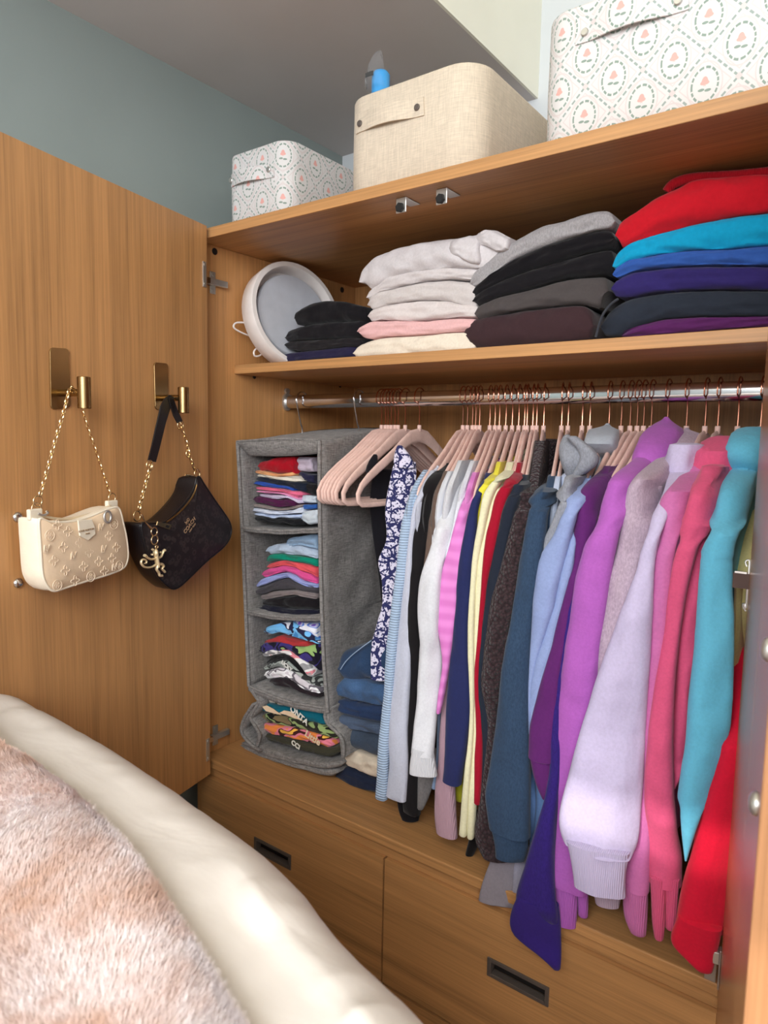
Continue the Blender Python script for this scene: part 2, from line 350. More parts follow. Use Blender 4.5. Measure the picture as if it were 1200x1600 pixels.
def strip(name, L, R, mat, parent, x=None, yf=0.0, yb=None, t=0.014, seed=0, dm=(0.22, 0.03), vs=None, step=7, nseg=26, fold=0.003, v0=None, v1=None, taper=True, seam=None, wav=0.0, pad=0.0):
    """A limp tube of cloth (sleeve, hood, trouser leg) lofted from its left and right outline.
    Upper rows lie on the hanger's plane x; lower rows hang in front at depth yf (top) .. yb (bottom)."""
    if yb is None: yb = yf
    L = sorted(L, key=lambda p: p[1]); R = sorted(R, key=lambda p: p[1])
    a = v0 if v0 is not None else max(L[0][1], R[0][1]) if False else min(L[0][1], R[0][1])
    b = v1 if v1 is not None else max(L[-1][1], R[-1][1])
    n = max(3, int((b-a)/step)+1); vv = np.linspace(a, b, n)
    ul = smooth1(interp(L, vv), 3) - pad; ur = smooth1(interp(R, vv), 3) + pad
    ur = np.maximum(ur, ul+1.5)
    rg = []; k = 0
    for v, l, r in zip(vv, ul, ur):
        tt = (v-a)/max(1e-6, b-a); yfr = yf + (yb-yf)*tt
        if x is not None:
            yl = float(np.clip(hang_y(x, -0.004, l, v)[0], yfr, 0.30))
            if vs is None: dmax = dm[1]
            else: dmax = dm[1] + (dm[0]-dm[1])*float(np.clip((vs+40-v)/60.0, 0, 1))
            yr = float(np.clip(hang_y(x, 0.006, r, v)[0], yl, yl+dmax))
        else: yl = yfr; yr = yfr
        vb = v + wav*math.sin(seed+tt*0)*0
        A = ay(yl, l, vb); B = ay(yr, r, vb); M = (A+B)/2; ch = (B-A)/2; ch[2] = 0
        wd = np.linalg.norm(ch); e = ch/wd
        if x is None:                       # turn the chord square to the line of sight's horizontal direction
            d = M-CAM; d[2] = 0; d /= np.linalg.norm(d); e = np.array([d[1], -d[0], 0.0]); ch = e*wd*abs((ch/wd) @ e)
            wd = np.linalg.norm(ch)
        nrm = np.array([-e[1], e[0], 0.0])  # away from the camera
        th = min(t, 0.8*wd+0.002)
        bulge = 1.0
        if seam is not None:
            bulge = 1.0 + 0.07*math.exp(-((v-seam)/3.5)**2) - 0.07*math.exp(-((v-seam-6)/3.5)**2)
        ring = []
        for i in range(nseg):
            q = 2*math.pi*i/nseg; cq, sq = math.cos(q), math.sin(q)
            cc = math.copysign(abs(cq)**0.85, cq); s_ = math.copysign(abs(sq)**0.8, sq)
            nz = noise.noise(V((cc*wd*26+seed*3.7, seed*1.3+(0 if sq < 0 else 5), v*0.012)))*fold*2.0 + noise.noise(V((cc*wd*70+seed, 9.0+seed, v*0.045)))*fold*0.7
            k_ = min(1.0, wd/0.015)*(abs(sq)**0.5)
            p = M + ch*cc*(1+0.03*(bulge-1)*10) + nrm*(th*s_*bulge + nz*k_)
            ring.append(p)
        rg.append(ring)
    # rounded ends
    def shrink(r, f, dz):
        c = sum(r)/len(r); return [c + (p-c)*f + np.array([0, 0, dz]) for p in r]
    if taper:
        rg = [shrink(rg[0], 0.55, 0.003)] + rg + [shrink(rg[-1], 0.8, -0.002), shrink(rg[-1], 0.5, 0.004)]
    m = MB(); m.rings(rg); o = m.build(name, mat, parent, True); return o
def fine(tr, n=48):
    """resample a traced edge by u with a light smoothing"""
    tr = np.array(tr, float); d = np.concatenate([[0], np.cumsum(np.hypot(np.diff(tr[:, 0]), np.diff(tr[:, 1])))]); d /= d[-1]
    t = np.linspace(0, 1, n)
    return np.stack([smooth1(np.interp(t, d, tr[:, 0]), 3), smooth1(np.interp(t, d, tr[:, 1]), 3)], 1)
def folded(name, top, bot, y, depth, mat, parent=None, seed=0, layers=2, amp=0.0025, nose=0.6, n=44, drop=0.0, ends=0.012, gap=0.0008, blunt=0.8):
    """A folded garment: a soft slab whose rounded front edge runs between two traced lines, going back in depth."""
    T = fine(top, n); B = fine(bot, n); rg = []; NS = 16
    HMEAN = float(np.mean([np.linalg.norm(ay(y, *T[i])-ay(y, *B[i])) for i in range(n)]))/2
    for i in range(n):
        t = i/(n-1); q = abs(2*t-1)
        yy = y + ends*q**5
        Pt = ay(yy, *T[i]); Pb = ay(yy, *B[i]); mid = (Pt+Pb)/2; hh = (Pt-Pb)/2; HM = HMEAN
        h = max(0.0015, np.linalg.norm(hh)-gap, blunt*HM); k = max(0.12, math.sqrt(max(0, 1-q**26))); hz = h*k
        x_ = mid[0]; ring = []; r = min(nose*h, 0.03)
        for j in range(NS+1):
            ph = math.pi*j/NS - math.pi/2     # bottom to top
            lay = 0.0
            if layers > 1: lay = 0.14*h*(abs(math.cos(layers*(ph+math.pi/2)/1.0))**6) * (1 if 0 < j < NS else 0)
            nz = amp*noise.noise(V((x_*30+seed, ph*1.3+seed*2.1, seed)))*2 + amp*0.6*noise.noise(V((x_*90+seed, ph*2.0, seed+4)))
            ring.append((x_ + (Pt[0]-Pb[0])*0.5*math.sin(ph), yy + r*(1-math.cos(ph)) + lay + nz, mid[2] + hz*math.sin(ph)))
        for f, d_ in ((0.25, 1), (0.6, 1), (1.0, 1)):
            ring.append((x_ + (Pt[0]-Pb[0])*0.5, yy+depth*f, mid[2]+hz*(0.98) - drop*f + amp*noise.noise(V((x_*40, f*6, seed)))*1.2))
        for f in (1.0, 0.6, 0.25):
            ring.append((x_ - (Pt[0]-Pb[0])*0.5, yy+depth*f, mid[2]-hz - drop*f))
        rg.append(ring)
    m = MB(); m.rings(rg); return m.build(name, mat, parent, True)
# ================================================================== THE ROOM
GREEN = paint('sage_grey_paint', (140, 150, 147)); WHITE = paint('warm_white_paint', (238, 232, 208)); CEILP = paint('ceiling_paint', (204, 198, 196))
WALLP = paint('pale_wall_paint', (214, 218, 222)); FLOORM = wood('floor_wood', 1, (150, 112, 78), 0.45)
XL, XR, YB, YF, ZC, ZS = -0.10, 2.35, 0.60, -2.62, 2.62, 2.28
def struct(name, boxes, mat):
    m = MB()
    for a, b in boxes: m.box(a, b)
    return tag(m.build(name, mat), kind='structure')
FL = 0.12
struct('floor', [((XL-.1, YF-.1, FL-0.1), (XR+.1, YB+.1, FL))], FLOORM)
struct('wall_left', [((XL-.1, YF-.1, 0), (XL, YB+.1, ZC))], GREEN)
struct('wall_back', [((XL, YB, 0), (XR, YB+.1, ZC))], WALLP)
struct('wall_right', [((XR, YF-.1, 0), (XR+.1, YB+.1, ZC))], WALLP)
struct('ceiling', [((XL-.1, YF-.1, ZC), (XR+.1, YB+.1, ZC+.1))], WHITE)
struct('trim_1', [((XL, YF, ZS), (0.50, YB, ZC))], CEILP)              # dropped beam along the green wall
BEAMFACE = struct('trim_2', [((0.50, YF, ZS), (0.506, YB, ZC))], paint('beam_side_cream', (242, 240, 226)))   # its side face, in a lighter cream
# wall with the window behind the photographer: its opening is shaped to admit a low band of sun
SX0, SX1, SZ0, SZ1 = 0.44, 0.79, 1.848, 1.955; SX2, SZ2 = 0.98, 1.50     # lower edge raised on the left part to keep sun off the bed
def wall_front(sx0, sx1, sz0, sz1):
    struct('wall_front', [((XL, YF-.1, 0), (XR, YF, sz0)), ((XL, YF-.1, sz1), (XR, YF, ZC)),
                          ((XL, YF-.1, sz0), (sx0, YF, sz1)), ((SX1, YF-.1, sz0), (SX1+.0005, YF, SZ0)), ((sx0, YF-.1, sz0), (SX1, YF, SZ0)), ((sx1, YF-.1, sz0), (XR, YF, sz1))], WALLP)
wall_front(SX0, SX2, SZ2, SZ1)
m = MB()
for a, b in (((SX0-.04, YF-.06, SZ0-.04), (SX0, YF-.02, SZ1+.04)), ((SX2, YF-.06, SZ0-.04), (SX2+.04, YF-.02, SZ1+.04)), ((SX1, YF-.06, SZ2-.04), (SX2, YF-.02, SZ2)),
             ((SX0, YF-.06, SZ0-.04), (SX1, YF-.02, SZ0)), ((SX0, YF-.06, SZ1), (SX2, YF-.02, SZ1+.04))): m.box(a, b)
tag(m.build('window_1', WHITEP), kind='structure')  # unseen frame added around the sun-shaping opening

# ================================================================== THE WARDROBE (one thing, with its doors, drawers, hinges, rail)
WX0, WX1, WD = 0.0, 1.114, 0.545
WZ, WT = 0.72, 1.889
wardrobe = empty('wardrobe', (0.557, 0.27, 0.12), 'oak-veneer two-door wardrobe standing open with drawers below and clothes inside', 'wardrobe')
def wpart(name, boxes, mat, bev=0.0012, parent=None):
    m = MB()
    for a, b in boxes: m.box(a, b)
    o = m.build(name, mat, parent or wardrobe)
    if bev: bevel(o, bev)
    return o
wpart('top_panel', [((-0.028, 0.0, WT), (1.165, WD+.02, 1.910))], WOODX)
wpart('side_panel', [((-0.022, 0.004, FL), (WX0, WD+.018, WT-.0002))], WOODIN)
wpart('side_panel', [((WX1, 0.004, FL), (WX1+.022, WD+.018, WT-.0002))], WOODIN)
wpart('back_panel', [((WX0+.0002, WD, FL+.02), (WX1-.0002, WD+.012, WT-.0002))], WOODIN, 0)
wpart('base_shelf', [((WX0+.0002, 0.0, 0.700), (WX1-.0002, WD-.0002, WZ))], WOODX, 0.002)
wpart('shelf', [((WX0+.0002, 0.103, 1.612), (WX1-.0002, WD-.0002, 1.6325))], WOODX, 0.0012)
wpart('front_rail', [((WX0+.0002, 0.009, 0.6765), (WX1-.0002, 0.023, 0.6998))], WOODX)
wpart('plinth', [((WX0+.0002, 0.03, FL), (WX1-.0002, 0.05, 0.160))], WOODX)
wpart('divider', [((0.5265, 0.024, FL+.01), (0.5425, WD-.001, 0.6995))], WOODIN)
def drawer(x0, x1, z0, z1, hx=None):
    m = MB(); hw, hh = 0.056, 0.017; cx = (x0+x1)/2 if hx is None else hx; cz = z1-0.105
    # front panel with a real opening for the recessed pull
    for a, b in (((x0, 0, z0), (cx-hw, 0.02, z1)), ((cx+hw, 0, z0), (x1, 0.02, z1)), ((cx-hw, 0, z0), (cx+hw, 0.02, cz-hh)), ((cx-hw, 0, cz+hh), (cx+hw, 0.02, z1))): m.box(a, b)
    o = m.build('drawer', WOODX, wardrobe)
    bx = MB()
    for a, b in (((x0+.02, 0.021, z0+.02), (x0+.032, 0.48, z1-.03)), ((x1-.032, 0.021, z0+.02), (x1-.02, 0.48, z1-.03)), ((x0+.032, 0.468, z0+.02), (x1-.032, 0.48, z1-.03)), ((x0+.02, 0.021, z0+.008), (x1-.02, 0.48, z0+.02))): bx.box(a, b)
    bx.build('drawer_box', WOODIN, o)
    # bronze frame of the recessed pull
    r = MB(); fw = 0.007
    for a, b in (((cx-hw-fw*0, -0.0025, cz-hh), (cx-hw+fw, 0.012, cz+hh)), ((cx+hw-fw, -0.0025, cz-hh), (cx+hw, 0.012, cz+hh)), ((cx-hw+fw, -0.0025, cz-hh), (cx+hw-fw, 0.012, cz-hh+fw)), ((cx-hw+fw, -0.0025, cz+hh-fw), (cx+hw-fw, 0.012, cz+hh))): r.box(a, b)
    h = r.build('handle', BRONZE, o); h['label'] = 'dark bronze recessed drawer pull'; bevel(h, 0.0008)
    q = MB(); q.box((cx-hw+fw, 0.012, cz-hh+fw), (cx+hw-fw, 0.0195, cz+hh-fw)); q.build('handle_cup', BLACK, o)
for z0, z1 in ((0.424, 0.676), (0.166, 0.418)):
    drawer(-0.0, 0.5325, z0, z1, 0.236); drawer(0.5365, WX1, z0, z1, 0.815)
# clothes rail
m = MB()
prof = [(0.0095*math.cos(2*math.pi*i/20), 0.0165*math.copysign(abs(math.sin(2*math.pi*i/20))**0.9, math.sin(2*math.pi*i/20))) for i in range(20)]
m.rings([[(x, RY+a, RZ+b) for a, b in prof] for x in (0.004, 0.3, 0.6, 0.9, 1.110)])
rail = m.build('clothes_rail', CHROME, wardrobe, True); rail['label'] = 'chrome clothes rail'
m = MB()
for x0, x1 in ((0.0005, 0.007), (1.107, 1.1135)):
    prof2 = [(a*1.5, b*1.35) for a, b in prof]; m.rings([[(x, RY+a, RZ+b) for a, b in prof2] for x in (x0, x1)])
m.cyl((0.007, RY, RZ+.027), (0.0005, RY, RZ+.027), 0.007, 12)
m.build('rail_bracket', STEEL, wardrobe)
# black screw caps on the left side panel, shelf pins
for u, v in ((335, 393), (534, 453), (397, 589), (531, 603)):
    p = ax_(0.0, u, v); m = MB(); m.cyl((0.0004, p[1], p[2]), (0.0022, p[1], p[2]), 0.0075 if v < 500 else 0.005, 16, 0.0006); o = m.build('screw_cap', BLACK, wardrobe)
# the two stops under the top panel
for u, v in ((634, 312), (697, 298)):
    p = az(WT, u, v); m = MB(); x, y = p[0], p[1]
    m.box((x-.011, y-.012, WT-.0025), (x+.011, y+.03, WT)); m.box((x-.011, y-.0145, WT-.026), (x+.011, y-.012, WT-.0002))
    o = m.build('door_catch', STEEL, wardrobe); bevel(o, 0.002)
    m = MB(); m.cyl((x, y-.0145, WT-.018), (x, y-.021, WT-.018), 0.0085, 6, 0.001); m.build('catch_bumper', BLACK, o)
    m = MB(); 
# ------------------------------------------------------------------ left door, swung open about 77 degrees
def dfr(s, n, z): return door_pt(s, n, z)
m = MB(); m.box((0.0, -0.020, 0.695), (0.575, 0.0, 1.909), lambda s, n, z: dfr(s, n, z))
door_l = m.build('door', WOODZ, wardrobe); bevel(door_l, 0.0012)
def bolt(parent, c, n, r=0.0085, mt=None):
    m = MB(); c = V(tuple(c)); n = V(tuple(n)).normalized(); q = n.orthogonal().normalized(); w_ = n.cross(q); rg = []
    for h, k in ((0, 1.0), (0.0015, 1.0), (0.0035, 0.85), (0.005, 0.55), (0.0055, 0.12)):
        rg.append([c+n*h+(q*math.cos(2*math.pi*i/18)+w_*math.sin(2*math.pi*i/18))*r*k for i in range(18)])
    m.rings(rg); return m.build('handle_bolt', mt or CHROME, parent, True)
for u, v in ((27, 808), (28, 911)): bolt(door_l, at_door(u, v, 0.0), DN)
# hinges: cup arm on the door, mounting plate on the side panel
def hinge(z, mirror=False):
    if not mirror:
        y = 0.035
        P = MB(); P.box((0.0003, 0.032, z-.024), (0.003, 0.047, z+.024)); P.box((0.003, 0.022, z-.007), (0.013, 0.074, z+.007)); P.cyl((0.003, 0.039, z+.018), (0.0045, 0.039, z+.018), 0.004, 12); P.cyl((0.003, 0.039, z-.018), (0.0045, 0.039, z-.018), 0.004, 12)
        o = P.build('hinge', STEEL, wardrobe); bevel(o, 0.0008); o['label'] = 'steel concealed hinge'
        A = MB(); A.box((0.004, 0.0005, z-.006), (0.016, 0.022, z+.006)); A.build('hinge_arm', CHROME, o)
        Q = MB(); Q.box((0.006, 0.0003, z-.026), (0.016, 0.0022, z+.026), lambda s, n, zz: dfr(s, n, zz)); Q.cyl(dfr(0.011, 0.0022, z+.02), dfr(0.011, 0.0035, z+.02), 0.0032, 10); Q.cyl(dfr(0.011, 0.0022, z-.02), dfr(0.011, 0.0035, z-.02), 0.0032, 10)
        Q.build('hinge_plate', STEEL, o)
    return o
zt = ay(0.03, 330, 440)[2]; zb = ay(0.03, 330, 1150)[2]
hinge(float(zt)); hinge(float(zb))
# ------------------------------------------------------------------ right door, open a little past square
HR = np.array([1.1165, -0.015, 0]); DR = np.array([0.1745, -0.9847, 0]); NR = np.array([-0.9847, -0.1745, 0])
def rfr(s, n, z): return HR + DR*s + NR*n + np.array([0, 0, z])
m = MB(); m.box((0.0, -0.020, 0.695), (0.497, 0.0, 1.909), rfr)
SATIN = wood('oak_satin_lacquer', 2, (176, 126, 88), 0.24)
door_r = m.build('door', SATIN, wardrobe); bevel(door_r, 0.0012); door_r['label'] = 'right-hand door seen almost edge-on'
for z in (zb0 for zb0 in (1.465-0.138, 1.465-0.249)): bolt(door_r, rfr(0.462, 0.0, z), NR, 0.0085, STEEL)
zr = float(ay(-0.01, 1121, 1495)[2])
P = MB(); P.box((0.010, 0.0003, zr-.028), (0.022, 0.0025, zr+.028), rfr); P.box((0.003, 0.0025, zr+.005), (0.018, 0.018, zr+.022), rfr); P.box((1.097, -.012, zr-.038), (1.1115, -.008, zr+.024))
o = P.build('hinge', STEEL, wardrobe); bevel(o, 0.0008); o['label'] = 'steel concealed hinge'
# ================================================================== BINS ON TOP
def bin_box(name, label, x0, x1, y0, y1, h, r, mat, strap, studs, studmat):
    z0 = 1.9102; t = empty(name, ((x0+x1)/2, (y0+y1)/2, z0), label, 'storage box')
    out = []; ns = 9
    for cx, cy, a0 in ((x1-r, y0+r, -90), (x1-r, y1-r, 0), (x0+r, y1-r, 90), (x0+r, y0+r, 180)):
        for i in range(ns):
            a = math.radians(a0+90*i/(ns-1)); out.append((cx+r*math.cos(a), cy+r*math.sin(a), math.cos(a), math.sin(a)))
    per = [0.0]
    for i in range(1, len(out)): per.append(per[-1]+math.hypot(out[i][0]-out[i-1][0], out[i][1]-out[i-1][1]))
    verts, uv, faces = [], [], []; n = len(out)
    def ringv(off, z):
        for (x, y, nx, ny), p in list(zip(out, per)) + [(out[0], per[-1]+math.hypot(out[0][0]-out[-1][0], out[0][1]-out[-1][1]))]:
            verts.append((x+nx*off, y+ny*off, z)); uv.append((p+x0*0.7, z-z0))
    prof = [(-0.004, z0), (0, z0+.004), (0.001, z0+h*.5), (0.0, z0+h-.003), (-0.001, z0+h), (-0.004, z0+h), (-0.0045, z0+h-.003), (-0.0045, z0+.006)]
    for o_, z in prof: ringv(o_, z)
    w_ = n+1
    for i in range(len(prof)-1):
        for j in range(n): faces.append((i*w_+j, i*w_+j+1, (i+1)*w_+j+1, (i+1)*w_+j))
    faces.append(tuple(range(n-1, -1, -1))); k = (len(prof)-1)*w_; faces.append(tuple(k+j for j in range(n)))
    mk('bin_body', verts, faces, mat, t, True, uv)
    # pull strap: a soft band bowed off the front face, held by two studs
    TL, TR, BR, BL = [ay(y0, u, v) for u, v in strap]; verts, uv, faces = [], [], []
    N, M_ = 16, 3; ring = []
    for side in (0, 1):
        for i in range(N+1):
            a = i/N; top = TL*(1-a)+TR*a; bot = BL*(1-a)+BR*a; bow = 0.010*math.sin(math.pi*np.clip((a-.14)/.72, 0, 1))
            for j in range(M_+1):
                p = top*(1-j/M_)+bot*(j/M_); p[1] = y0-0.0008-bow-(0.0026 if side == 0 else 0) + (r-math.sqrt(max(0, r*r-(x0+r-p[0])**2)) if p[0] < x0+r else 0)
                verts.append(tuple(p)); uv.append((float(p[0])+x0*.7, float(p[2]-z0)))
    q = (N+1)*(M_+1); W = M_+1
    for i in range(N):
        for j in range(M_):
            a = i*W+j; faces.append((a, a+1, a+W+1, a+W)); b = q+a; faces.append((b+W, b+W+1, b+1, b))
        for j in (0, M_): a = i*W+j; faces.append((a, a+W, q+a+W, q+a) if j == 0 else (a+W, a, q+a, q+a+W))
    for i in (0, N):
        for j in range(M_): a = i*W+j; faces.append((a, q+a, q+a+1, a+1) if i == 0 else (a+1, q+a+1, q+a, a))
    s = mk('handle_strap', verts, faces, mat, t, False, uv)
    for u, v in studs:
        p = ay(y0-0.0035, u, v); p[1] += (r-math.sqrt(max(0, r*r-(x0+r-p[0])**2)) if p[0] < x0+r else 0); mb = MB(); mb.cyl(p, p+np.array([0, -0.0035, 0]), 0.0058, 16, 0.0012); o = mb.build('stud', studmat, s, False)
        mb = MB(); mb.cyl(p+np.array([0, -0.0035, 0]), p+np.array([0, -0.0042, 0]), 0.003, 12); mb.build('stud', BRONZE, s) if False else None
    return t
b1 = bin_box('storage_bin', 'small floral trellis-print fabric bin at the left end of the wardrobe top', 0.033, 0.222, 0.05, 0.34, 0.158, 0.036, FLORAL, [(354, 274), (429, 256), (430, 277), (355, 294)], [(359, 281), (420, 265)], STEEL)
LINEN = fabric((224, 208, 188), 'linen')
b2 = bin_box('storage_bin', 'plain cream linen fabric bin in the middle of the wardrobe top', 0.366, 0.655, 0.05, 0.43, 0.186, 0.055, LINEN, [(554, 180), (663, 152), (664, 181), (555, 209)], [(562, 193), (652, 168)], BRONZE)
b3 = bin_box('storage_bin', 'large floral trellis-print fabric bin at the right end of the wardrobe top', 0.766, 1.13, 0.05, 0.44, 0.205, 0.045, FLORAL, [(901, 32), (1077, -25), (1077, 16), (900, 72)], [(914, 51), (1060, 2)], STEEL)
for b in (b1, b2, b3): b['group'] = 'fabric bins on top of the wardrobe'
# clear bag with a blue bottle sticking out of the linen bin
c = ay(0.12, 595, 128); z0 = 1.9175
bot = empty('bagged_bottle', (c[0], 0.12, z0), 'clear plastic bag with a blue-capped bottle poking out of the cream bin', 'bottle')
m = MB(); rr = [(0.030, 0), (0.031, 0.11), (0.030, 0.13), (0.018, 0.152), (0.017, 0.156)]
m.rings([[(c[0]+r*math.cos(2*math.pi*i/24), .12+r*math.sin(2*math.pi*i/24), z0+h) for i in range(24)] for r, h in rr])
m.build('bottle_body', plain('bottle_blue', (40, 130, 205), 0.35), bot, True)
zc_ = ay(0.12, 592, 116)[2]
m = MB(); m.rings([[(c[0]+r*math.cos(2*math.pi*i/20), .12+r*math.sin(2*math.pi*i/20), h) for i in range(20)] for r, h in ((0.0175, z0+.156), (0.0175, zc_-.004), (0.013, zc_+.002), (0.004, zc_+.004))])
m.build('bottle_cap', plain('cap_blue', (70, 160, 225), 0.4), bot, True)
clear, nt, bb = newmat('clear_film'); bb.inputs['Transmission Weight'].default_value = 0.93; bb.inputs['Roughness'].default_value = 0.06; bb.inputs['IOR'].default_value = 1.04; bb.inputs['Base Color'].default_value = (0.95, 0.97, 1, 1)
bb.inputs['Alpha'].default_value = 0.7
rg = []
for (u, v, wd, dp) in ((590, 140, 17, .03), (589, 128, 16, .028), (588, 112, 14, .02), (587, 98, 15, .008), (590, 86, 9, .004), (592, 80, 4, .002)):
    p = ay(0.115, u, v); wx = wd*1.25/1079
    rg.append([(p[0]+wx*math.cos(2*math.pi*i/18)*(1+.25*noise.noise(V((i*.9, v*.1, 1)))), p[1]+dp*math.sin(2*math.pi*i/18)+.004*noise.noise(V((i*.7, v*.1, 7))), p[2]) for i in range(18)])
m = MB(); m.rings(rg); m.build('plastic_bag', clear, bot, False)
p = ay(0.10, 577, 116); m = MB(); m.box((p[0]-.009, p[1]-.0005, p[2]-.004), (p[0]+.009, p[1]+.0005, p[2]+.004))
o = m.build('black_band', BLACK, bot); o.rotation_euler = (0, 0, 0)

# ================================================================== ROUND LAMP ON THE SHELF
nrm = V((0.965, -0.18, 0.19)).normalized(); fx = 0.088
fc = ax_(fx, 466, 491); fc = V(tuple(map(float, fc))); sh_z = 1.6325
qy = nrm.cross(V((0, 0, 1))).normalized(); qz = qy.cross(nrm).normalized() * -1
if qz.z < 0: qz = -qz
R_ = (fc.z - sh_z)/qz.z - 0.001
lamp = empty('round_lamp', (fc.x, fc.y, sh_z), 'round white drum lamp with recessed pale disc leaning on its side in the shelf corner', 'lamp')
def ringp(r, h): return [fc + nrm*h + (qy*math.cos(2*math.pi*i/56)+qz*math.sin(2*math.pi*i/56))*r for i in range(56)]
m = MB(); m.rings([ringp(R_*.55, -0.052), ringp(R_*.93, -0.052), ringp(R_*.985, -0.046), ringp(R_, -.004), ringp(R_*.985, 0), ringp(R_*.905, 0), ringp(R_*.89, -.003), ringp(R_*.875, -0.040), ringp(R_*.4, -0.040)], caps=True)
m.build('lamp_rim', WHITEP, lamp, True)
m = MB(); m.rings([ringp(R_*.78, -.039), ringp(R_*.79, -.018), ringp(R_*.77, -.014), ringp(R_*.3, -.013)]); m.build('lamp_disc', GREYD, lamp, True)
def curve_pts(pts, n=30):
    P = [V(tuple(map(float, p))) for p in pts]; out = []
    for i in range(len(P)-1):
        p0 = P[max(i-1, 0)]; p1 = P[i]; p2 = P[i+1]; p3 = P[min(i+2, len(P)-1)]; k = max(2, n//(len(P)-1))
        for j in range(k):
            t = j/k; out.append(0.5*((2*p1)+(p2-p0)*t+(2*p0-5*p1+4*p2-p3)*t*t+(3*p1-p0-3*p2+p3)*t**3))
    return out+[P[-1]]
m = MB()
m.tube(curve_pts([ax_(0.02, *q) for q in ((404, 507), (392, 506), (378, 504), (368, 505), (365, 511), (372, 517), (388, 524), (403, 528))], 40), 0.0021, 8)
m.tube(curve_pts([ax_(0.03, *q) for q in ((412, 541), (403, 543), (397, 549), (398, 556), (405, 556), (413, 550))], 40), 0.0021, 8)
m.build('lamp_cord', WHITEP, lamp, True)

# ================================================================== HANGING ORGANIZER
OY = 0.080; OD = 0.30
CANV = fabric((140, 136, 134), 'canvas')
org = empty('hanging_organizer', (0.17, 0.23, 0.72), 'grey canvas hanging shelf organizer hooked at the left end of the rail, bottom crumpled', 'organizer')
LE = [(371, 690), (374, 740), (378, 825), (381, 890), (384, 955), (386, 1010), (389, 1072)]
RE = [(499, 688), (499, 740), (500, 828), (501, 890), (503, 965), (506, 1040), (512, 1112)]
def side(E_, name, wob, back=None, inw=0.0, dx=0.0):
    n = 40; vv = np.linspace(E_[0][1], E_[-1][1], n); uu = smooth1(interp(E_, vv), 4); verts = []; faces = []
    K = 12
    for i in range(n):
        p = ay(OY, uu[i], vv[i])
        for k in range(K+1):
            a = k/K; x = p[0] + (back(i/(n-1)) - p[0] if back else 0)*a + wob*0.006*noise.noise(V((i*.3, k*.5, wob)))*math.sin(math.pi*a*.9) + dx
            verts.append((max(x, 0.006), OY+OD*a, p[2] + 0.034*a*max(0, 1-i/(n*.35))))
    for i in range(n-1):
        for k in range(K):
            a = i*(K+1)+k; faces.append((a, a+1, a+K+2, a+K+1))
    o = mk(name, verts, faces, CANV, org, True); s = o.modifiers.new('s', 'SOLIDIFY'); s.thickness = 0.006; s.offset = 0
    # stitched piping along the front edge
    m = MB(); m.tube([ay(OY-.001, uu[i], vv[i]) for i in range(n)], 0.0042, 8); m.build('piping', CANV, o, True); return o
sl = side(LE, 'side_panel', 1.0, lambda t: 0.035+.01*t); sr = side(RE, 'side_panel', 2.0, lambda t: 0.272+.012*t)
m = MB(); m.box((0.03, OY+OD-.003, 0.84), (0.285, OY+OD+.003, 1.485)); m.build('back_panel', CANV, org)
def fshelf(lu, ru, sag, th, name, band=0.0, tilt=0.0, zb=None):
    n = 24; K = 8; top = []; A = ay(OY, *lu); B = ay(OY, *ru)
    verts = []; faces = []
    for i in range(n+1):
        a = i/n; s_ = -sag*math.sin(math.pi*a)
        for k in range(K+1):
            b = k/K; verts.append((A[0]*(1-a)+B[0]*a + (-0.012*(1-a)-0.016*a)*b, OY-.001+(OD-.004)*b, A[2]*(1-a)+B[2]*a + s_*(1-b*.5) + tilt*b + .0015*noise.noise(V((a*7, b*5, lu[1])))))
    for i in range(n):
        for k in range(K): q = i*(K+1)+k; faces.append((q, q+K+1, q+K+2, q+1))
    o = mk(name, verts, faces, CANV, org, True); s = o.modifiers.new('s', 'SOLIDIFY'); s.thickness = th; s.offset = -1
    m = MB(); m.tube([V(verts[i*(K+1)])+V((0, -.001, 0)) for i in range(n+1)], 0.0028, 6); m.build('piping', CANV, o, True); return o
fshelf((371, 690), (499, 688), -0.004, 0.012, 'top_panel', tilt=0.034)
# padded front valance below the top
m = MB(); rg = []
for i in range(25):
    a = i/24; uT = 372+126*a; vT = 691-2*a-1.5*math.sin(math.pi*a); vB = 696+15*min(1, a/.12)+(3*math.sin(math.pi*a))-2*a
    T_ = ay(OY-.003, uT, vT); B_ = ay(OY+.012, uT+4*(1-a), vB); c_ = (T_+B_)/2; h_ = (T_-B_)/2
    rg.append([c_+h_*math.cos(2*math.pi*k/14)+np.array([0, 0.007*math.sin(2*math.pi*k/14), 0]) for k in range(14)])
m.rings(rg); m.build('valance', CANV, org, True)
fshelf((378, 824), (500, 826), 0.006, 0.008, 'shelf'); fshelf((384, 954), (503, 964), 0.007, 0.008, 'shelf'); fshelf((389, 1071), (512, 1106), 0.010, 0.013, 'shelf')
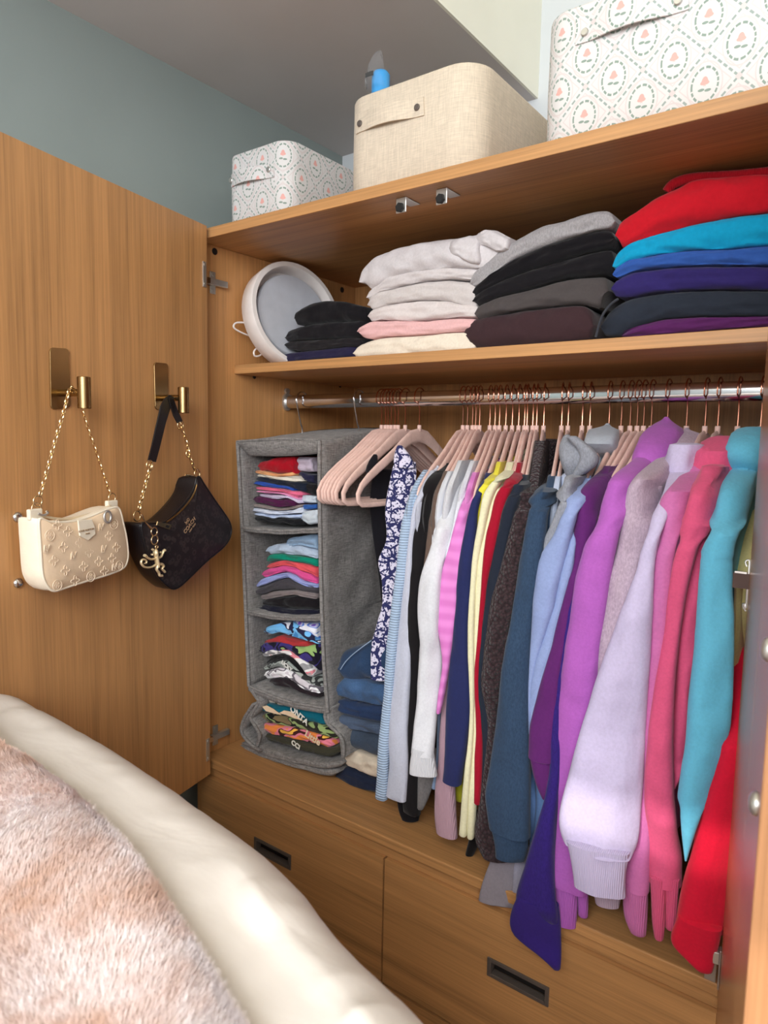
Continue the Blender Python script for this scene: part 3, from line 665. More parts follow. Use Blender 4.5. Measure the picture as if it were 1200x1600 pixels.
# slumped lowest cell: buckled sides and folded base
def drape(pts, y, name, wd=0.010, yb=None):
    m = MB(); P = curve_pts([ay(y, *q) for q in pts], 60); K = 10; verts = []; faces = []
    for i, p in enumerate(P):
        for k in range(K+1):
            a = k/K; verts.append((max(p.x + 0.006*math.sin(3*a+i*.1), 0.004), y+0.24*a, p.z+0.004*math.sin(5*a+i*.2)))
    for i in range(len(P)-1):
        for k in range(K): q = i*(K+1)+k; faces.append((q, q+1, q+K+2, q+K+1))
    o = mk(name, verts, faces, CANV, org, True); s = o.modifiers.new('s', 'SOLIDIFY'); s.thickness = 0.006; s.offset = 0
    m.tube(P, 0.004, 8); m.build('piping', CANV, o, True); return o
drape([(390, 1074), (398, 1086), (404, 1097), (397, 1110), (392, 1122), (399, 1135), (406, 1150), (402, 1166)], OY, 'side_panel')
drape([(396, 1100), (388, 1112), (381, 1124), (377, 1140), (382, 1152), (396, 1166), (408, 1172)], OY-.004, 'side_panel')
drape([(512, 1108), (508, 1118), (512, 1130), (524, 1142), (533, 1152), (537, 1168), (536, 1184)], OY, 'side_panel')
folded('folded_base', [(378, 1158), (400, 1163), (420, 1172), (460, 1184), (500, 1192), (536, 1189)], [(376, 1164), (400, 1176), (430, 1187), (470, 1196), (510, 1203), (535, 1198)], OY, 0.26, CANV, org, 3, 1, 0.002)
folded('folded_base', [(374, 1163), (400, 1175), (430, 1186), (470, 1196), (505, 1203), (528, 1202)], [(373, 1167), (400, 1180), (430, 1191), (470, 1203), (505, 1212), (524, 1214)], OY+.003, 0.26, CANV, org, 5, 1, 0.0015)
# its two steel hooks on the rail
def hook_pts(x, z0, front=-1):
    pts = [(x, RY, z0), (x, RY, z0+.035), (x, RY+front*.006, z0+.05)]
    cz = RZ+.002; r = 0.0215
    for a in range(205, -30, -15): pts.append((x, RY - front*r*math.cos(math.radians(a)), cz+r*math.sin(math.radians(a))))
    return pts
for u, v in ((472, 660), (561, 660)):
    p = ay(RY, u, v); m = MB(); m.tube(curve_pts(hook_pts(float(p[0]), 1.455), 90), 0.0021, 8); m.build('hook', CHROME, org, True)
# ================================================================== PINK VELVET HANGERS
def make_hanger(x, label, group=None, rot=0.0):
    t = empty('clothes_hanger', (x, RY, RZ+0.0165), label, 'hanger', group)
    zn = 1.478; path = []; hh = []
    key = [(0.0, 0.000, .015), (.03, -.005, .015), (.06, -.020, .0125), (.09, -.038, .011), (.12, -.055, .0105), (.15, -.071, .010), (.18, -.089, .009), (.20, -.104, .0075), (.2115, -.120, .006), (.210, -.134, .0055), (.198, -.142, .0052), (.17, -.1435, .005), (.10, -.144, .005), (0.0, -.1445, .005)]
    full = key + [(-a, z, h) for a, z, h in reversed(key[1:-1])]
    P = [(0.0, RY+a, zn+z) for a, z, h in full]; hs = [h for a, z, h in full]; n = len(P); rg = []
    for i in range(n):
        a = V(P[(i+1) % n])-V(P[(i-1) % n]); a.normalize(); nn = V((0, -a.z, a.y)); c_ = V(P[i]) + V((x, 0, 0)); h = hs[i]; w_ = 0.0032
        rg.append([c_ + nn*(h*math.sin(q)) + V((w_*math.copysign(abs(math.cos(q))**.6, math.cos(q)), 0, 0)) for q in [2*math.pi*k/12 for k in range(12)]])
    m = MB(); m.rings(rg, loop=True); m.build('hanger_body', VELVET, t, True)
    m = MB(); m.cyl((x, RY, zn+.008), (x, RY, zn+.022), 0.0045, 12, 0.001); m.build('hook_collar', VELVET, t, True)
    m = MB(); m.tube(curve_pts(hook_pts(x, zn+.018), 80), 0.0014, 6); o = m.build('hook', ROSE, t, True); o['label'] = 'rose-gold wire hook'
    return t
HANG = {}
def copy_tree(src, x, label, group=None):
    r = src.copy(); COL.objects.link(r); r.location = (x, src.location.y, src.location.z); r['label'] = label
    if group: r['group'] = group
    elif 'group' in r: del r['group']
    for ch in src.children:
        c_ = ch.copy(); COL.objects.link(c_); c_.parent = r; c_.matrix_parent_inverse = ch.matrix_parent_inverse.copy()
    return r
def hx(u, v=674): return float(ay(RY, u, v)[0])
HG = 'pink velvet hangers along the rail'
hl = [(596, 'bare pink velvet hanger, leftmost of the pink hangers on the rail'), (602, 'bare pink velvet hanger, second from the left of the pink hangers'), (606, 'bare pink velvet hanger, third from the left of the pink hangers'),
      (611, 'bare pink velvet hanger, fourth from the left of the pink hangers'), (617, 'pink velvet hanger carrying the black tank top strap'), (622, 'bare pink velvet hanger between the black tank top and the paisley top'),
      (633, 'pink velvet hanger carrying the navy and white paisley top, fully in view'), (655, 'lone bare pink velvet hanger just right of the paisley blouse'),
      (723, 'pink velvet hanger of the light blue ribbed sweater, first of the middle cluster'), (730, 'pink velvet hanger of the black sweater, second of the middle cluster'), (738, 'pink velvet hanger of the brown knit top'), (743, 'pink velvet hanger of the white dotted blouse'), (749, 'pink velvet hanger of the off-white knit sweater, last of the five-hanger cluster'),
      (765, 'pink velvet hanger of the plain white top beside the pink one'), (773, 'pink velvet hanger of the pink striped top'), (780, 'pink velvet hanger of the dusty pink top'), (790, 'pink velvet hanger of the navy sweater'), (800, 'pink velvet hanger of the bright yellow top'),
      (810, 'pink velvet hanger of the pale cream long-sleeved top'), (819, 'pink velvet hanger just left of the dark red top hanger'), (823, 'pink velvet hanger of the dark red top'), (832, 'pink velvet hanger of the black-navy sweater'), (838, 'pink velvet hanger just left of the brown fleece hanger'),
      (849, 'pink velvet hanger of the dark brown fleece jacket'), (877, 'pink velvet hanger of the slate blue sweatshirt'), (887, 'pink velvet hanger of the pale blue shirt behind the grey hood'), (909, 'pink velvet hanger of the heather grey hoodie'), (921, 'pink velvet hanger hidden beneath the heather grey hood'),
      (951, 'pink velvet hanger under the pale grey hood'), (970, 'pink velvet hanger of the periwinkle hoodie'), (984, 'pink velvet hanger with a bare arm beside the plum sweater'), (995, 'pink velvet hanger of the plum sweater'), (1005, 'pink velvet hanger of the indigo sweatshirt, one arm bare'), (1017, 'pink velvet hanger half hidden by the orchid hoodie'),
      (1042, 'pink velvet hanger of the orchid purple hoodie, only its hook showing'), (1072, 'pink velvet hanger of the mauve hoodie, only its hook showing'), (1101, 'pink velvet hanger of the pale lavender sweatshirt'), (1121, 'pink velvet hanger of the rose pink sweatshirt'), (1152, 'pink velvet hanger of the coral pink hoodie'), (1188, 'rightmost pink velvet hanger, of the turquoise hoodie')]
h0 = make_hanger(hx(596), hl[0][1], HG); HANG[596] = h0
for u, lab in hl[1:]: HANG[u] = copy_tree(h0, hx(u), lab, HG); HANG[u].rotation_euler.z = PHI(hx(u))

# ================================================================== HANGING CLOTHES
GARM = 'clothes hanging on the rail'
def torso(t, x, mat, ztop=1.43, hem=0.86, th=0.010, yfr=0.03, ybk=0.515):
    rg = []; prof = [(1.485, .05), (1.47, .072), (1.45, .100), (1.43, .132), (1.41, .160), (1.39, .190), (1.37, .213), (1.35, .223), (1.33, .227), (1.29, .226), (1.22, .222), (1.12, .216), (1.0, .212), (hem+.02, .210), (hem, .206)]
    for z, hw in prof:
        hw += .012
        if z > ztop: continue
        jt = .010*noise.noise(V((z*4, x*60, 3))); a = max(yfr + jt + max(0, min(1, (1.33-z)/.25))*.055, RY-hw + (max(0, min(1, (1.33-z)/.25))*.045 if yfr < .1 else 0)); b = min(ybk, RY+hw); c_ = (a+b)/2; h = (b-a)/2; ring = []
        k = 0.8 if z > 1.40 else (0.9 if z > 1.3 else 1.0)
        for i in range(24):
            q = 2*math.pi*i/24; w_ = 0.004*noise.noise(V((i*.8, z*3, x*50)))*(1.4-z)
            ring.append((x + (th*k+w_*.5)*math.copysign(abs(math.sin(q))**.35, math.sin(q)), c_ - h*math.copysign(abs(math.cos(q))**.55, math.cos(q)), z))
        rg.append(ring)
    f = PHI(x); cf, sf = math.cos(f), math.sin(f); rg = [[(x+(X_-x)*cf-(Y_-RY)*sf, RY+(X_-x)*sf+(Y_-RY)*cf, Z_) for X_, Y_, Z_ in r] for r in rg]
    m = MB(); m.rings(rg); return m.build('torso', mat, t, True)
def garment(name, cat, label, rgb, x, L, R, style='jersey', yf=0.03, yb=0.0, t=0.012, vs=None, seam=None, cuff=None, cuffs=None, tor=True, hem=0.86, ztop=1.412, th=0.008, more=(), hood=None, seed=0, dm=(0.22, 0.03), fold=0.003, cstyle='rib', part='sleeve', yfr=.03, xs=True):
    mat = fabric(rgb, style); o = empty(name, (x, RY, 1.40), label, cat, GARM)
    strip(part, L, R, mat, o, x=x if xs else None, yf=yf, yb=yb, t=t, vs=vs, seam=seam, seed=seed+x*10, dm=dm, fold=fold)
    for kw in more:
        kw = dict(kw); n_ = kw.pop('name', 'sleeve'); c_ = kw.pop('rgb', rgb); s_ = kw.pop('style', style); a = dict(x=x, yf=yf, yb=yb, t=t, seed=seed+3+x*10, fold=fold); a.update(kw)
        strip(n_, a.pop('L'), a.pop('R'), fabric(c_, s_), o, **a)
    for c_ in (cuffs or []):
        c_ = dict(c_); a = dict(x=None, yf=yb, t=t*.8, fold=fold*.6, seed=seed+9); a.update(c_); strip('cuff', a.pop('L'), a.pop('R'), fabric(rgb, cstyle), o, **a)
    if hood:
        for h_ in hood:
            h_ = dict(h_); a = dict(x=x, t=0.03, fold=0.009, seed=seed+5, dm=(0.1, 0.1)); a.update(h_); strip(a.pop('name', 'hood'), a.pop('L'), a.pop('R'), mat, o, **a)
    if tor: torso(o, x, mat, max(ztop, min(1.46, hang_y(x, 0, *L[0])[1])) if ztop > 1.31 else ztop, hem, th, yfr)
    return o
X = {u: hx(u) for u, _ in hl}; X[733] = hx(732)
# --- black tank
o = garment('tank_top', 'top', 'black tank top hanging left of the paisley top', (24, 22, 28), X[617], [(583, 735), (577, 790), (584, 850), (592, 900), (597, 950), (599, 990)], [(628, 735), (624, 790), (618, 850), (612, 900), (606, 950), (603, 990)], yf=0.22, yb=0.18, t=0.006, dm=(.02, .02), tor=False, part='torso', xs=False)
strip('strap', [(571, 726), (575, 716), (582, 712)], [(590, 737), (591, 726), (590, 713)], fabric((24, 22, 28)), o, x=None, yf=0.135, t=0.010, dm=(.03, .03))
# --- paisley top
o = garment('blouse', 'top', 'sleeveless navy and white paisley blouse on a bare-armed pink hanger', (200, 200, 220), X[633], [(617, 722), (612, 735), (610, 750), (604, 775), (601, 805), (605, 830), (604, 850), (596, 863), (588, 876), (597, 905), (598, 950), (592, 960), (588, 980), (581, 1000), (579, 1030), (580, 1055)],
            [(650, 722), (652, 735), (650, 750), (646, 775), (642, 805), (638, 830), (635, 850), (630, 876), (627, 905), (620, 950), (617, 980), (612, 1000), (608, 1030), (605, 1062)], 'paisley', yf=0.17, yb=0.10, t=0.008, dm=(.02, .02), tor=False, xs=False, part='torso', fold=.004)
strip('strap', [(616, 730), (614, 715), (615, 704), (620, 698)], [(650, 730), (645, 715), (638, 703), (630, 698)], fabric((200, 200, 220), 'paisley'), o, x=None, yf=0.165, t=0.011, dm=(.03, .03))
# --- light blue ribbed sweater
garment('sweater', 'sweater', 'light blue horizontally ribbed sweater, first long-sleeved piece from the left', (182, 204, 232), X[723]-.003, [(677, 727), (660, 748), (645, 768), (635, 785), (630, 810), (625, 850), (621, 890), (617, 920), (610, 970), (605, 1010), (602, 1070), (596, 1130), (593, 1160), (591, 1200), (588, 1245)],
        [(682, 733), (664, 760), (650, 790), (644, 820), (639, 850), (635, 900), (629, 930), (621, 1000), (615, 1080), (609, 1140), (606, 1200), (604, 1247)], 'hrib', yf=.05, yb=.03, t=0.010, vs=770, seed=1)
garment('sweater', 'sweater', 'pale grey-blue fine-knit sweater between the blue ribbed and the black sweater', (202, 204, 220), X[723]+.006, [(682, 730), (664, 750), (652, 775), (645, 800), (639, 850), (633, 900), (627, 950), (621, 1000), (616, 1050), (610, 1100), (609, 1140), (608, 1165), (610, 1200), (605, 1238)],
        [(686, 730), (671, 755), (656, 790), (650, 820), (647, 850), (645, 900), (642, 950), (641, 1000), (642, 1045), (639, 1100), (636, 1140), (637, 1165), (638, 1180), (637, 1210), (634, 1247)], 'jersey', yf=.052, yb=.035, t=0.010, vs=770, seed=2, hem=0.8)
garment('sweater', 'sweater', 'plain black sweater hanging between the grey-blue and the white knits', (26, 23, 25), X[733], [(696, 727), (673, 742), (662, 765), (655, 800), (645, 850), (642, 890), (640, 950), (638, 1000), (637, 1045), (634, 1100), (632, 1140), (632, 1200), (630, 1250), (632, 1270)],
        [(704, 726), (688, 745), (680, 765), (674, 800), (669, 850), (664, 890), (662, 910), (660, 960), (660, 1000), (657, 1060), (655, 1120), (653, 1150), (652, 1195), (655, 1270)], yf=.055, yb=.05, t=0.012, vs=765, seed=3, hem=0.78)
garment('sweater', 'sweater', 'thin brown knit top showing at the shoulder beside the black sweater', (112, 92, 82), X[738]+.002, [(719, 723), (703, 735), (688, 750), (680, 765), (673, 800), (667, 840), (664, 880), (662, 930), (660, 1000)],
        [(726, 723), (708, 742), (694, 765), (688, 780), (684, 810), (680, 840), (676, 870), (672, 930), (670, 1000)], yf=.05, yb=.06, t=0.008, vs=765, seed=4, hem=1.1)
garment('blouse', 'top', 'white blouse scattered with small dark dots', (226, 228, 236), X[743], [(727, 723), (710, 735), (694, 755), (683, 778), (679, 800), (675, 830), (672, 860), (670, 900)],
        [(734, 725), (720, 740), (708, 760), (701, 790), (694, 810), (687, 835), (682, 860), (678, 900)], 'dots', yf=.045, yb=.06, t=0.008, vs=765, seed=5, hem=1.1)
garment('sweater', 'sweater', 'off-white knit sweater with a wide rib-cuffed sleeve', (226, 226, 232), X[749], [(757, 713), (740, 722), (722, 740), (708, 757), (703, 772), (696, 797), (683, 827), (673, 860), (663, 880), (657, 905), (654, 930), (654, 960), (656, 1000), (656, 1020), (653, 1060), (651, 1100), (647, 1130), (646, 1155), (644, 1178)],
        [(767, 715), (747, 730), (728, 745), (715, 765), (709, 800), (703, 830), (697, 860), (692, 890), (689, 905), (686, 940), (686, 985), (690, 1010), (692, 1030), (690, 1060), (686, 1090), (683, 1120), (680, 1150), (677, 1170)], 'heather' if False else 'jersey', yf=.03, yb=.0, t=0.014, vs=765, seed=6,
        cuffs=[dict(L=[(644, 1172), (642, 1185), (639, 1200), (640, 1207)], R=[(678, 1170), (680, 1185), (683, 1200), (684, 1209)], t=.012)])
garment('top', 'top', 'plain white long-sleeved top just left of the pink striped top', (224, 226, 236), X[765], [(777, 715), (756, 727), (736, 740), (720, 765), (714, 790), (707, 830), (698, 860), (693, 900), (690, 950), (688, 985)],
        [(782, 716), (760, 732), (742, 745), (729, 770), (720, 790), (714, 810), (706, 850), (701, 870), (698, 900), (695, 950), (692, 985)], yf=.045, yb=.03, t=0.010, vs=765, seed=7)
garment('top', 'top', 'bubblegum pink top with faint horizontal stripes', (236, 134, 214), X[773], [(780, 720), (757, 735), (740, 755), (727, 780), (719, 800), (707, 830), (701, 860), (694, 880), (690, 905), (686, 930), (685, 970), (688, 1000), (692, 1020), (693, 1045), (689, 1065), (685, 1090), (683, 1112)],
        [(784, 721), (762, 742), (746, 765), (738, 785), (734, 805), (729, 840), (723, 890), (718, 910), (714, 950), (711, 980), (707, 1010), (703, 1040), (699, 1055), (696, 1075), (692, 1095), (688, 1113)], 'hstripe', yf=.04, yb=.015, t=0.010, vs=765, seed=8)
garment('top', 'top', 'dusty pink ribbed-hem top hanging low behind the navy sweater', (196, 158, 172), X[780], [(712, 940), (706, 990), (702, 1020), (698, 1060), (692, 1110), (688, 1150), (686, 1200), (682, 1225), (680, 1250), (680, 1290), (683, 1304)],
        [(722, 940), (718, 990), (716, 1020), (714, 1060), (710, 1110), (708, 1150), (709, 1200), (711, 1225), (712, 1260), (714, 1290), (714, 1303)], 'rib', yf=.06, yb=.03, t=0.012, seed=9, hem=0.80, yfr=.13)
garment('sweater', 'sweater', 'navy blue sweater with a full-length narrow sleeve', (40, 46, 92), X[790], [(772, 732), (753, 750), (743, 770), (736, 790), (731, 810), (724, 850), (718, 890), (716, 910), (714, 950), (711, 970), (708, 1000), (705, 1030), (703, 1060), (700, 1090), (698, 1120), (697, 1150), (696, 1190), (693, 1222)],
        [(776, 733), (767, 745), (757, 760), (750, 780), (745, 800), (743, 850), (740, 880), (738, 900), (735, 940), (733, 960), (733, 1000), (733, 1040), (735, 1080), (735, 1110), (731, 1140), (728, 1170), (723, 1200), (720, 1221)], yf=.035, yb=.005, t=0.012, vs=770, seed=10, more=[])
garment('top', 'top', 'bright yellow top squeezed between navy and cream', (240, 226, 70), X[800], [(804, 715), (786, 730), (764, 745), (749, 762), (746, 775), (743, 800), (740, 830), (738, 860), (737, 890)],
        [(808, 716), (794, 733), (774, 750), (761, 765), (757, 785), (754, 810), (750, 835), (746, 860), (742, 890)], yf=.045, yb=.05, t=0.008, vs=765, seed=11, hem=1.2)
garment('top', 'top', 'chartreuse hem peeping out low behind the cream sleeves', (176, 172, 44), X[800]+.02, [(713, 1190), (712, 1220), (712, 1250)], [(728, 1190), (726, 1220), (723, 1250)], yf=.07, yb=.06, t=0.006, seed=11, tor=False, part='torso')
garment('top', 'top', 'pale cream-yellow top with two long thin sleeves', (240, 234, 196), .6525, [(818, 704), (806, 722), (786, 737), (766, 757), (756, 770), (753, 790), (748, 820), (742, 850), (738, 880), (736, 910), (733, 950), (732, 990), (732, 1030), (734, 1070), (735, 1100), (734, 1130), (731, 1170), (727, 1200), (723, 1240), (720, 1280), (718, 1302)],
        [(822, 712), (812, 730), (796, 742), (776, 760), (768, 780), (762, 800), (757, 830), (750, 860), (745, 890), (743, 920), (742, 960), (741, 1000), (741, 1050), (741, 1100), (740, 1140), (738, 1180), (735, 1220), (732, 1260), (729, 1304)], yf=.03, yb=.0, t=0.008, vs=765, seed=12, hem=0.9, th=.011,
        more=[dict(L=[(788, 745), (776, 765), (768, 785), (760, 820), (752, 850), (746, 880), (744, 920), (742, 960), (741, 1000), (741, 1050), (741, 1100), (740, 1140), (738, 1180), (735, 1220), (733, 1260), (731, 1308)], R=[(804, 742), (786, 757), (777, 772), (773, 785), (769, 810), (763, 840), (759, 870), (756, 905), (754, 930), (751, 960), (749, 1000), (747, 1040), (746, 1080), (747, 1120), (747, 1150), (746, 1180), (745, 1220), (744, 1250), (742, 1290), (740, 1308)], yf=.036, yb=.006, seed=14)])
garment('top', 'top', 'dark red top whose sleeve shows as a narrow strip beside the cream top', (166, 16, 44), .669, [(816, 720), (806, 738), (790, 755), (776, 770), (772, 785), (768, 810), (762, 830), (757, 870), (754, 900), (751, 940), (748, 980), (745, 1010), (742, 1050), (742, 1070), (743, 1100), (745, 1150), (742, 1180), (742, 1220), (742, 1251)],
        [(824, 733), (813, 745), (799, 765), (792, 780), (787, 800), (780, 830), (774, 860), (767, 890), (762, 910), (758, 950), (754, 1000), (750, 1040), (749, 1070), (750, 1090), (753, 1110), (754, 1150), (753, 1200), (751, 1254)], yf=.035, yb=.008, t=0.010, vs=770, seed=15)
garment('sweater', 'sweater', 'black-navy sweater between the dark red top and the brown fleece', (36, 42, 56), .682, [(840, 727), (817, 745), (802, 760), (794, 780), (786, 800), (780, 830), (771, 860), (766, 885), (762, 905), (758, 950), (753, 1000), (748, 1040), (746, 1080), (748, 1110), (751, 1150), (751, 1200), (748, 1240)],
        [(846, 735), (830, 750), (820, 765), (810, 790), (801, 820), (793, 850), (788, 880), (784, 905), (779, 950), (771, 1000), (766, 1040), (764, 1070), (770, 1110), (772, 1150), (768, 1200), (762, 1240)], yf=.035, yb=.02, t=0.012, vs=770, seed=16, th=.010)
garment('jacket', 'jacket', 'dark brown teddy-fleece jacket with a high collar', (70, 52, 56), X[849], [(846, 730), (838, 745), (825, 760), (815, 785), (805, 800), (800, 825), (793, 850), (785, 880), (779, 905), (770, 940), (763, 980), (758, 1030), (755, 1072), (760, 1100), (763, 1130), (761, 1170), (757, 1200), (751, 1250), (745, 1290), (747, 1325), (757, 1336)],
        [(866, 735), (856, 750), (848, 765), (834, 790), (826, 830), (819, 870), (814, 905), (807, 950), (801, 980), (795, 1020), (790, 1060), (784, 1100), (780, 1140), (772, 1200), (768, 1250), (780, 1300), (797, 1330), (800, 1336)], 'sherpa', yf=.035, yb=.01, t=0.022, vs=770, seed=17, fold=.004, th=.014, ztop=1.47,
        hood=[dict(name='collar', L=[(850, 698), (846, 705), (845, 720), (845, 745)], R=[(868, 688), (874, 692), (875, 715), (874, 750)], yf=.12, t=.02)])
garment('sweatshirt', 'sweatshirt', 'slate blue sweatshirt with a wide sleeve ending in a folded cuff', (52, 72, 98), X[877], [(876, 742), (852, 757), (840, 775), (829, 790), (824, 820), (818, 860), (812, 890), (808, 920), (800, 970), (793, 1010), (787, 1050), (782, 1090), (777, 1130), (772, 1170), (766, 1210), (760, 1240), (760, 1262), (764, 1285), (767, 1300)],
        [(886, 742), (874, 765), (862, 785), (855, 800), (853, 830), (848, 870), (845, 905), (838, 940), (834, 960), (831, 1000), (829, 1040), (828, 1060), (828, 1100), (828, 1150), (828, 1200), (828, 1250), (827, 1300)], 'heather', yf=.025, yb=-.01, t=0.02, vs=775, seed=18, th=.012,
        cuffs=[dict(L=[(763, 1270), (766, 1290), (770, 1310), (774, 1326)], R=[(827, 1270), (827, 1300), (826, 1325), (820, 1340)], t=.014, yf=-.006)], cstyle='heather')
garment('shirt', 'shirt', 'pale icy blue shirt sliver left of the grey hood', (206, 216, 240), X[887], [(880, 741), (863, 757), (853, 780), (850, 800), (848, 835), (846, 870)], [(896, 742), (887, 768), (878, 790), (870, 812), (860, 840), (852, 870)], yf=.14, yb=.08, t=0.012, vs=775, seed=19, xs=False)
garment('hoodie', 'hoodie', 'heather grey hoodie with its hood flopped over the hangers', (148, 150, 160), .784, [(888, 748), (880, 770), (872, 795), (862, 820), (852, 840), (847, 855), (844, 880), (840, 910)], [(928, 742), (910, 757), (898, 780), (886, 800), (876, 825), (866, 850), (858, 880), (850, 910)], 'heather', yf=.02, yb=.03, t=0.014, vs=780, seed=20, th=.016, ztop=1.45,
        hood=[dict(L=[(880, 683), (874, 690), (872, 703), (874, 716), (877, 727), (880, 736), (885, 744), (889, 750)], R=[(892, 682), (906, 690), (924, 698), (937, 714), (939, 722), (926, 736), (908, 743), (900, 752)], x=None, yf=.11, t=.045, fold=.008), dict(name='hood_brim', L=[(884, 684), (896, 694), (908, 708), (910, 718), (902, 728), (893, 740)], R=[(905, 686), (924, 696), (939, 712), (941, 721), (928, 736), (906, 744)], x=None, yf=.085, t=.022, fold=.008)])
garment('hoodie', 'hoodie', 'periwinkle blue hoodie right of the grey hood', (150, 166, 212), .838, [(921, 746), (905, 760), (890, 780), (877, 810), (865, 840), (850, 860), (845, 870), (841, 890), (839, 910), (835, 935), (833, 960), (830, 1000), (828, 1040), (826, 1070), (825, 1100), (825, 1145)],
        [(924, 752), (916, 768), (908, 785), (900, 810), (891, 840), (885, 870), (877, 900), (867, 950), (855, 985), (847, 1010), (838, 1040), (832, 1070), (829, 1100), (828, 1145)], yf=.02, yb=.0, t=0.016, vs=775, seed=21, seam=866, th=.017,
        more=[dict(L=[(916, 768), (908, 785), (900, 810), (891, 840), (884, 870), (876, 900), (866, 950), (853, 985), (845, 1010), (836, 1040), (829, 1080), (827, 1120), (827, 1145)], R=[(926, 750), (918, 765), (911, 780), (906, 800), (902, 830), (899, 860), (896, 885), (890, 910), (882, 940), (871, 985), (864, 1020), (857, 1045), (847, 1080), (839, 1110), (831, 1143)], yf=.022, yb=.005, seed=22),
              dict(name='torso', rgb=(112, 146, 200), L=[(829, 1200), (827, 1230), (827, 1290), (827, 1330)], R=[(838, 1200), (836, 1230), (848, 1290), (835, 1330)], yf=.05, yb=.04, x=None), dict(name='torso', rgb=(112, 146, 200), L=[(836, 1225), (838, 1250), (834, 1290), (829, 1330)], R=[(862, 1225), (860, 1250), (850, 1290), (836, 1332)], yf=.045, yb=.035, x=None)])
garment('hoodie', 'hoodie', 'pale grey hood standing up behind the row of bare hanger arms', (178, 184, 196), X[951], [(945, 666), (936, 672), (926, 680), (921, 694), (925, 705), (935, 718), (945, 735)], [(953, 664), (958, 669), (959, 680), (955, 694), (952, 710), (950, 722), (950, 738)], yf=.10, yb=.10, t=0.03, seed=23, dm=(.06, .06), part='hood', hem=0.95, fold=.006, yfr=.2)
garment('sweater', 'sweater', 'plum purple sweater with its cuff hanging in front of the indigo sleeve', (98, 38, 108), X[995]-.002, [(970, 716), (958, 722), (950, 732), (935, 742), (917, 757), (909, 770), (906, 790), (902, 830), (898, 870), (894, 890), (888, 910), (876, 955), (868, 985), (862, 1015), (854, 1040), (844, 1075), (835, 1110), (828, 1140), (827, 1180)],
        [(978, 718), (966, 735), (950, 755), (938, 775), (930, 800), (922, 840), (914, 880), (904, 910), (894, 950), (886, 1000), (878, 1050), (873, 1100), (869, 1150), (866, 1185)], yf=.03, yb=-.005, t=0.014, vs=765, seed=24, th=.012, seam=None,
        cuffs=[dict(L=[(827, 1178), (829, 1195), (833, 1212), (838, 1230), (846, 1246)], R=[(866, 1178), (865, 1200), (862, 1220), (859, 1236), (857, 1246)], t=.012, yf=-.004)], cstyle='jersey')
garment('sweatshirt', 'sweatshirt', 'deep indigo sweatshirt whose long sleeve hangs down past the shelf edge', (52, 34, 116), X[1005]-.007, [(952, 752), (934, 772), (924, 800), (916, 830), (908, 860), (902, 890), (894, 910), (884, 950), (876, 985), (868, 1020), (864, 1060), (862, 1120), (860, 1200), (852, 1250), (840, 1290), (828, 1330), (821, 1360), (811, 1390), (806, 1412)],
        [(960, 756), (952, 785), (944, 815), (934, 845), (922, 870), (912, 900), (904, 940), (896, 985), (890, 1020), (884, 1060), (880, 1120), (876, 1200), (872, 1250), (868, 1290), (866, 1330), (866, 1360), (868, 1395), (874, 1430)], 'heather', yf=.035, yb=-.03, t=0.015, vs=775, seed=25, th=.012,
        cuffs=[dict(L=[(808, 1408), (800, 1425), (796, 1445), (796, 1458), (802, 1471), (820, 1481), (845, 1495), (862, 1506)], R=[(874, 1408), (877, 1430), (878, 1450), (878, 1480), (877, 1500), (876, 1511)], t=.012, yf=-.03)], cstyle='jersey')
garment('hoodie', 'hoodie', 'orchid purple hoodie with the full wide sleeve in view', (184, 100, 192), X[1042], [(1010, 712), (995, 720), (978, 732), (962, 742), (955, 763), (945, 790), (935, 815), (925, 835), (915, 850), (910, 870), (904, 890), (900, 905), (897, 930), (893, 955), (890, 975), (885, 1000), (882, 1030), (878, 1060), (874, 1090), (870, 1120), (866, 1150), (863, 1190), (860, 1230), (858, 1290), (857, 1350), (859, 1375), (862, 1384)],
        [(1050, 690), (1038, 712), (1026, 730), (1010, 745), (1000, 762), (988, 780), (979, 800), (972, 820), (966, 840), (960, 865), (956, 890), (952, 910), (948, 940), (945, 965), (942, 985), (938, 1010), (936, 1040), (934, 1065), (932, 1090), (930, 1120), (928, 1150), (926, 1190), (925, 1250), (924, 1300), (922, 1350), (918, 1385)], yf=.02, yb=.0, t=0.018, vs=775, seam=862, seed=26, th=.014, ztop=1.47,
        cuffs=[dict(L=[(864, 1380), (867, 1400), (869, 1420), (870, 1443)], R=[(902, 1380), (903, 1410), (902, 1425), (901, 1441)], t=.012, yf=.0), dict(L=[(898, 1378), (902, 1400), (903, 1428)], R=[(917, 1378), (920, 1400), (919, 1429)], t=.012, yf=.012)],
        hood=[dict(L=[(1036, 657), (1022, 672), (1012, 686), (1004, 700), (1000, 715), (1000, 728)], R=[(1046, 654), (1050, 668), (1051, 680), (1048, 692), (1040, 708), (1028, 724)], yf=.14, t=.03, fold=.006)])
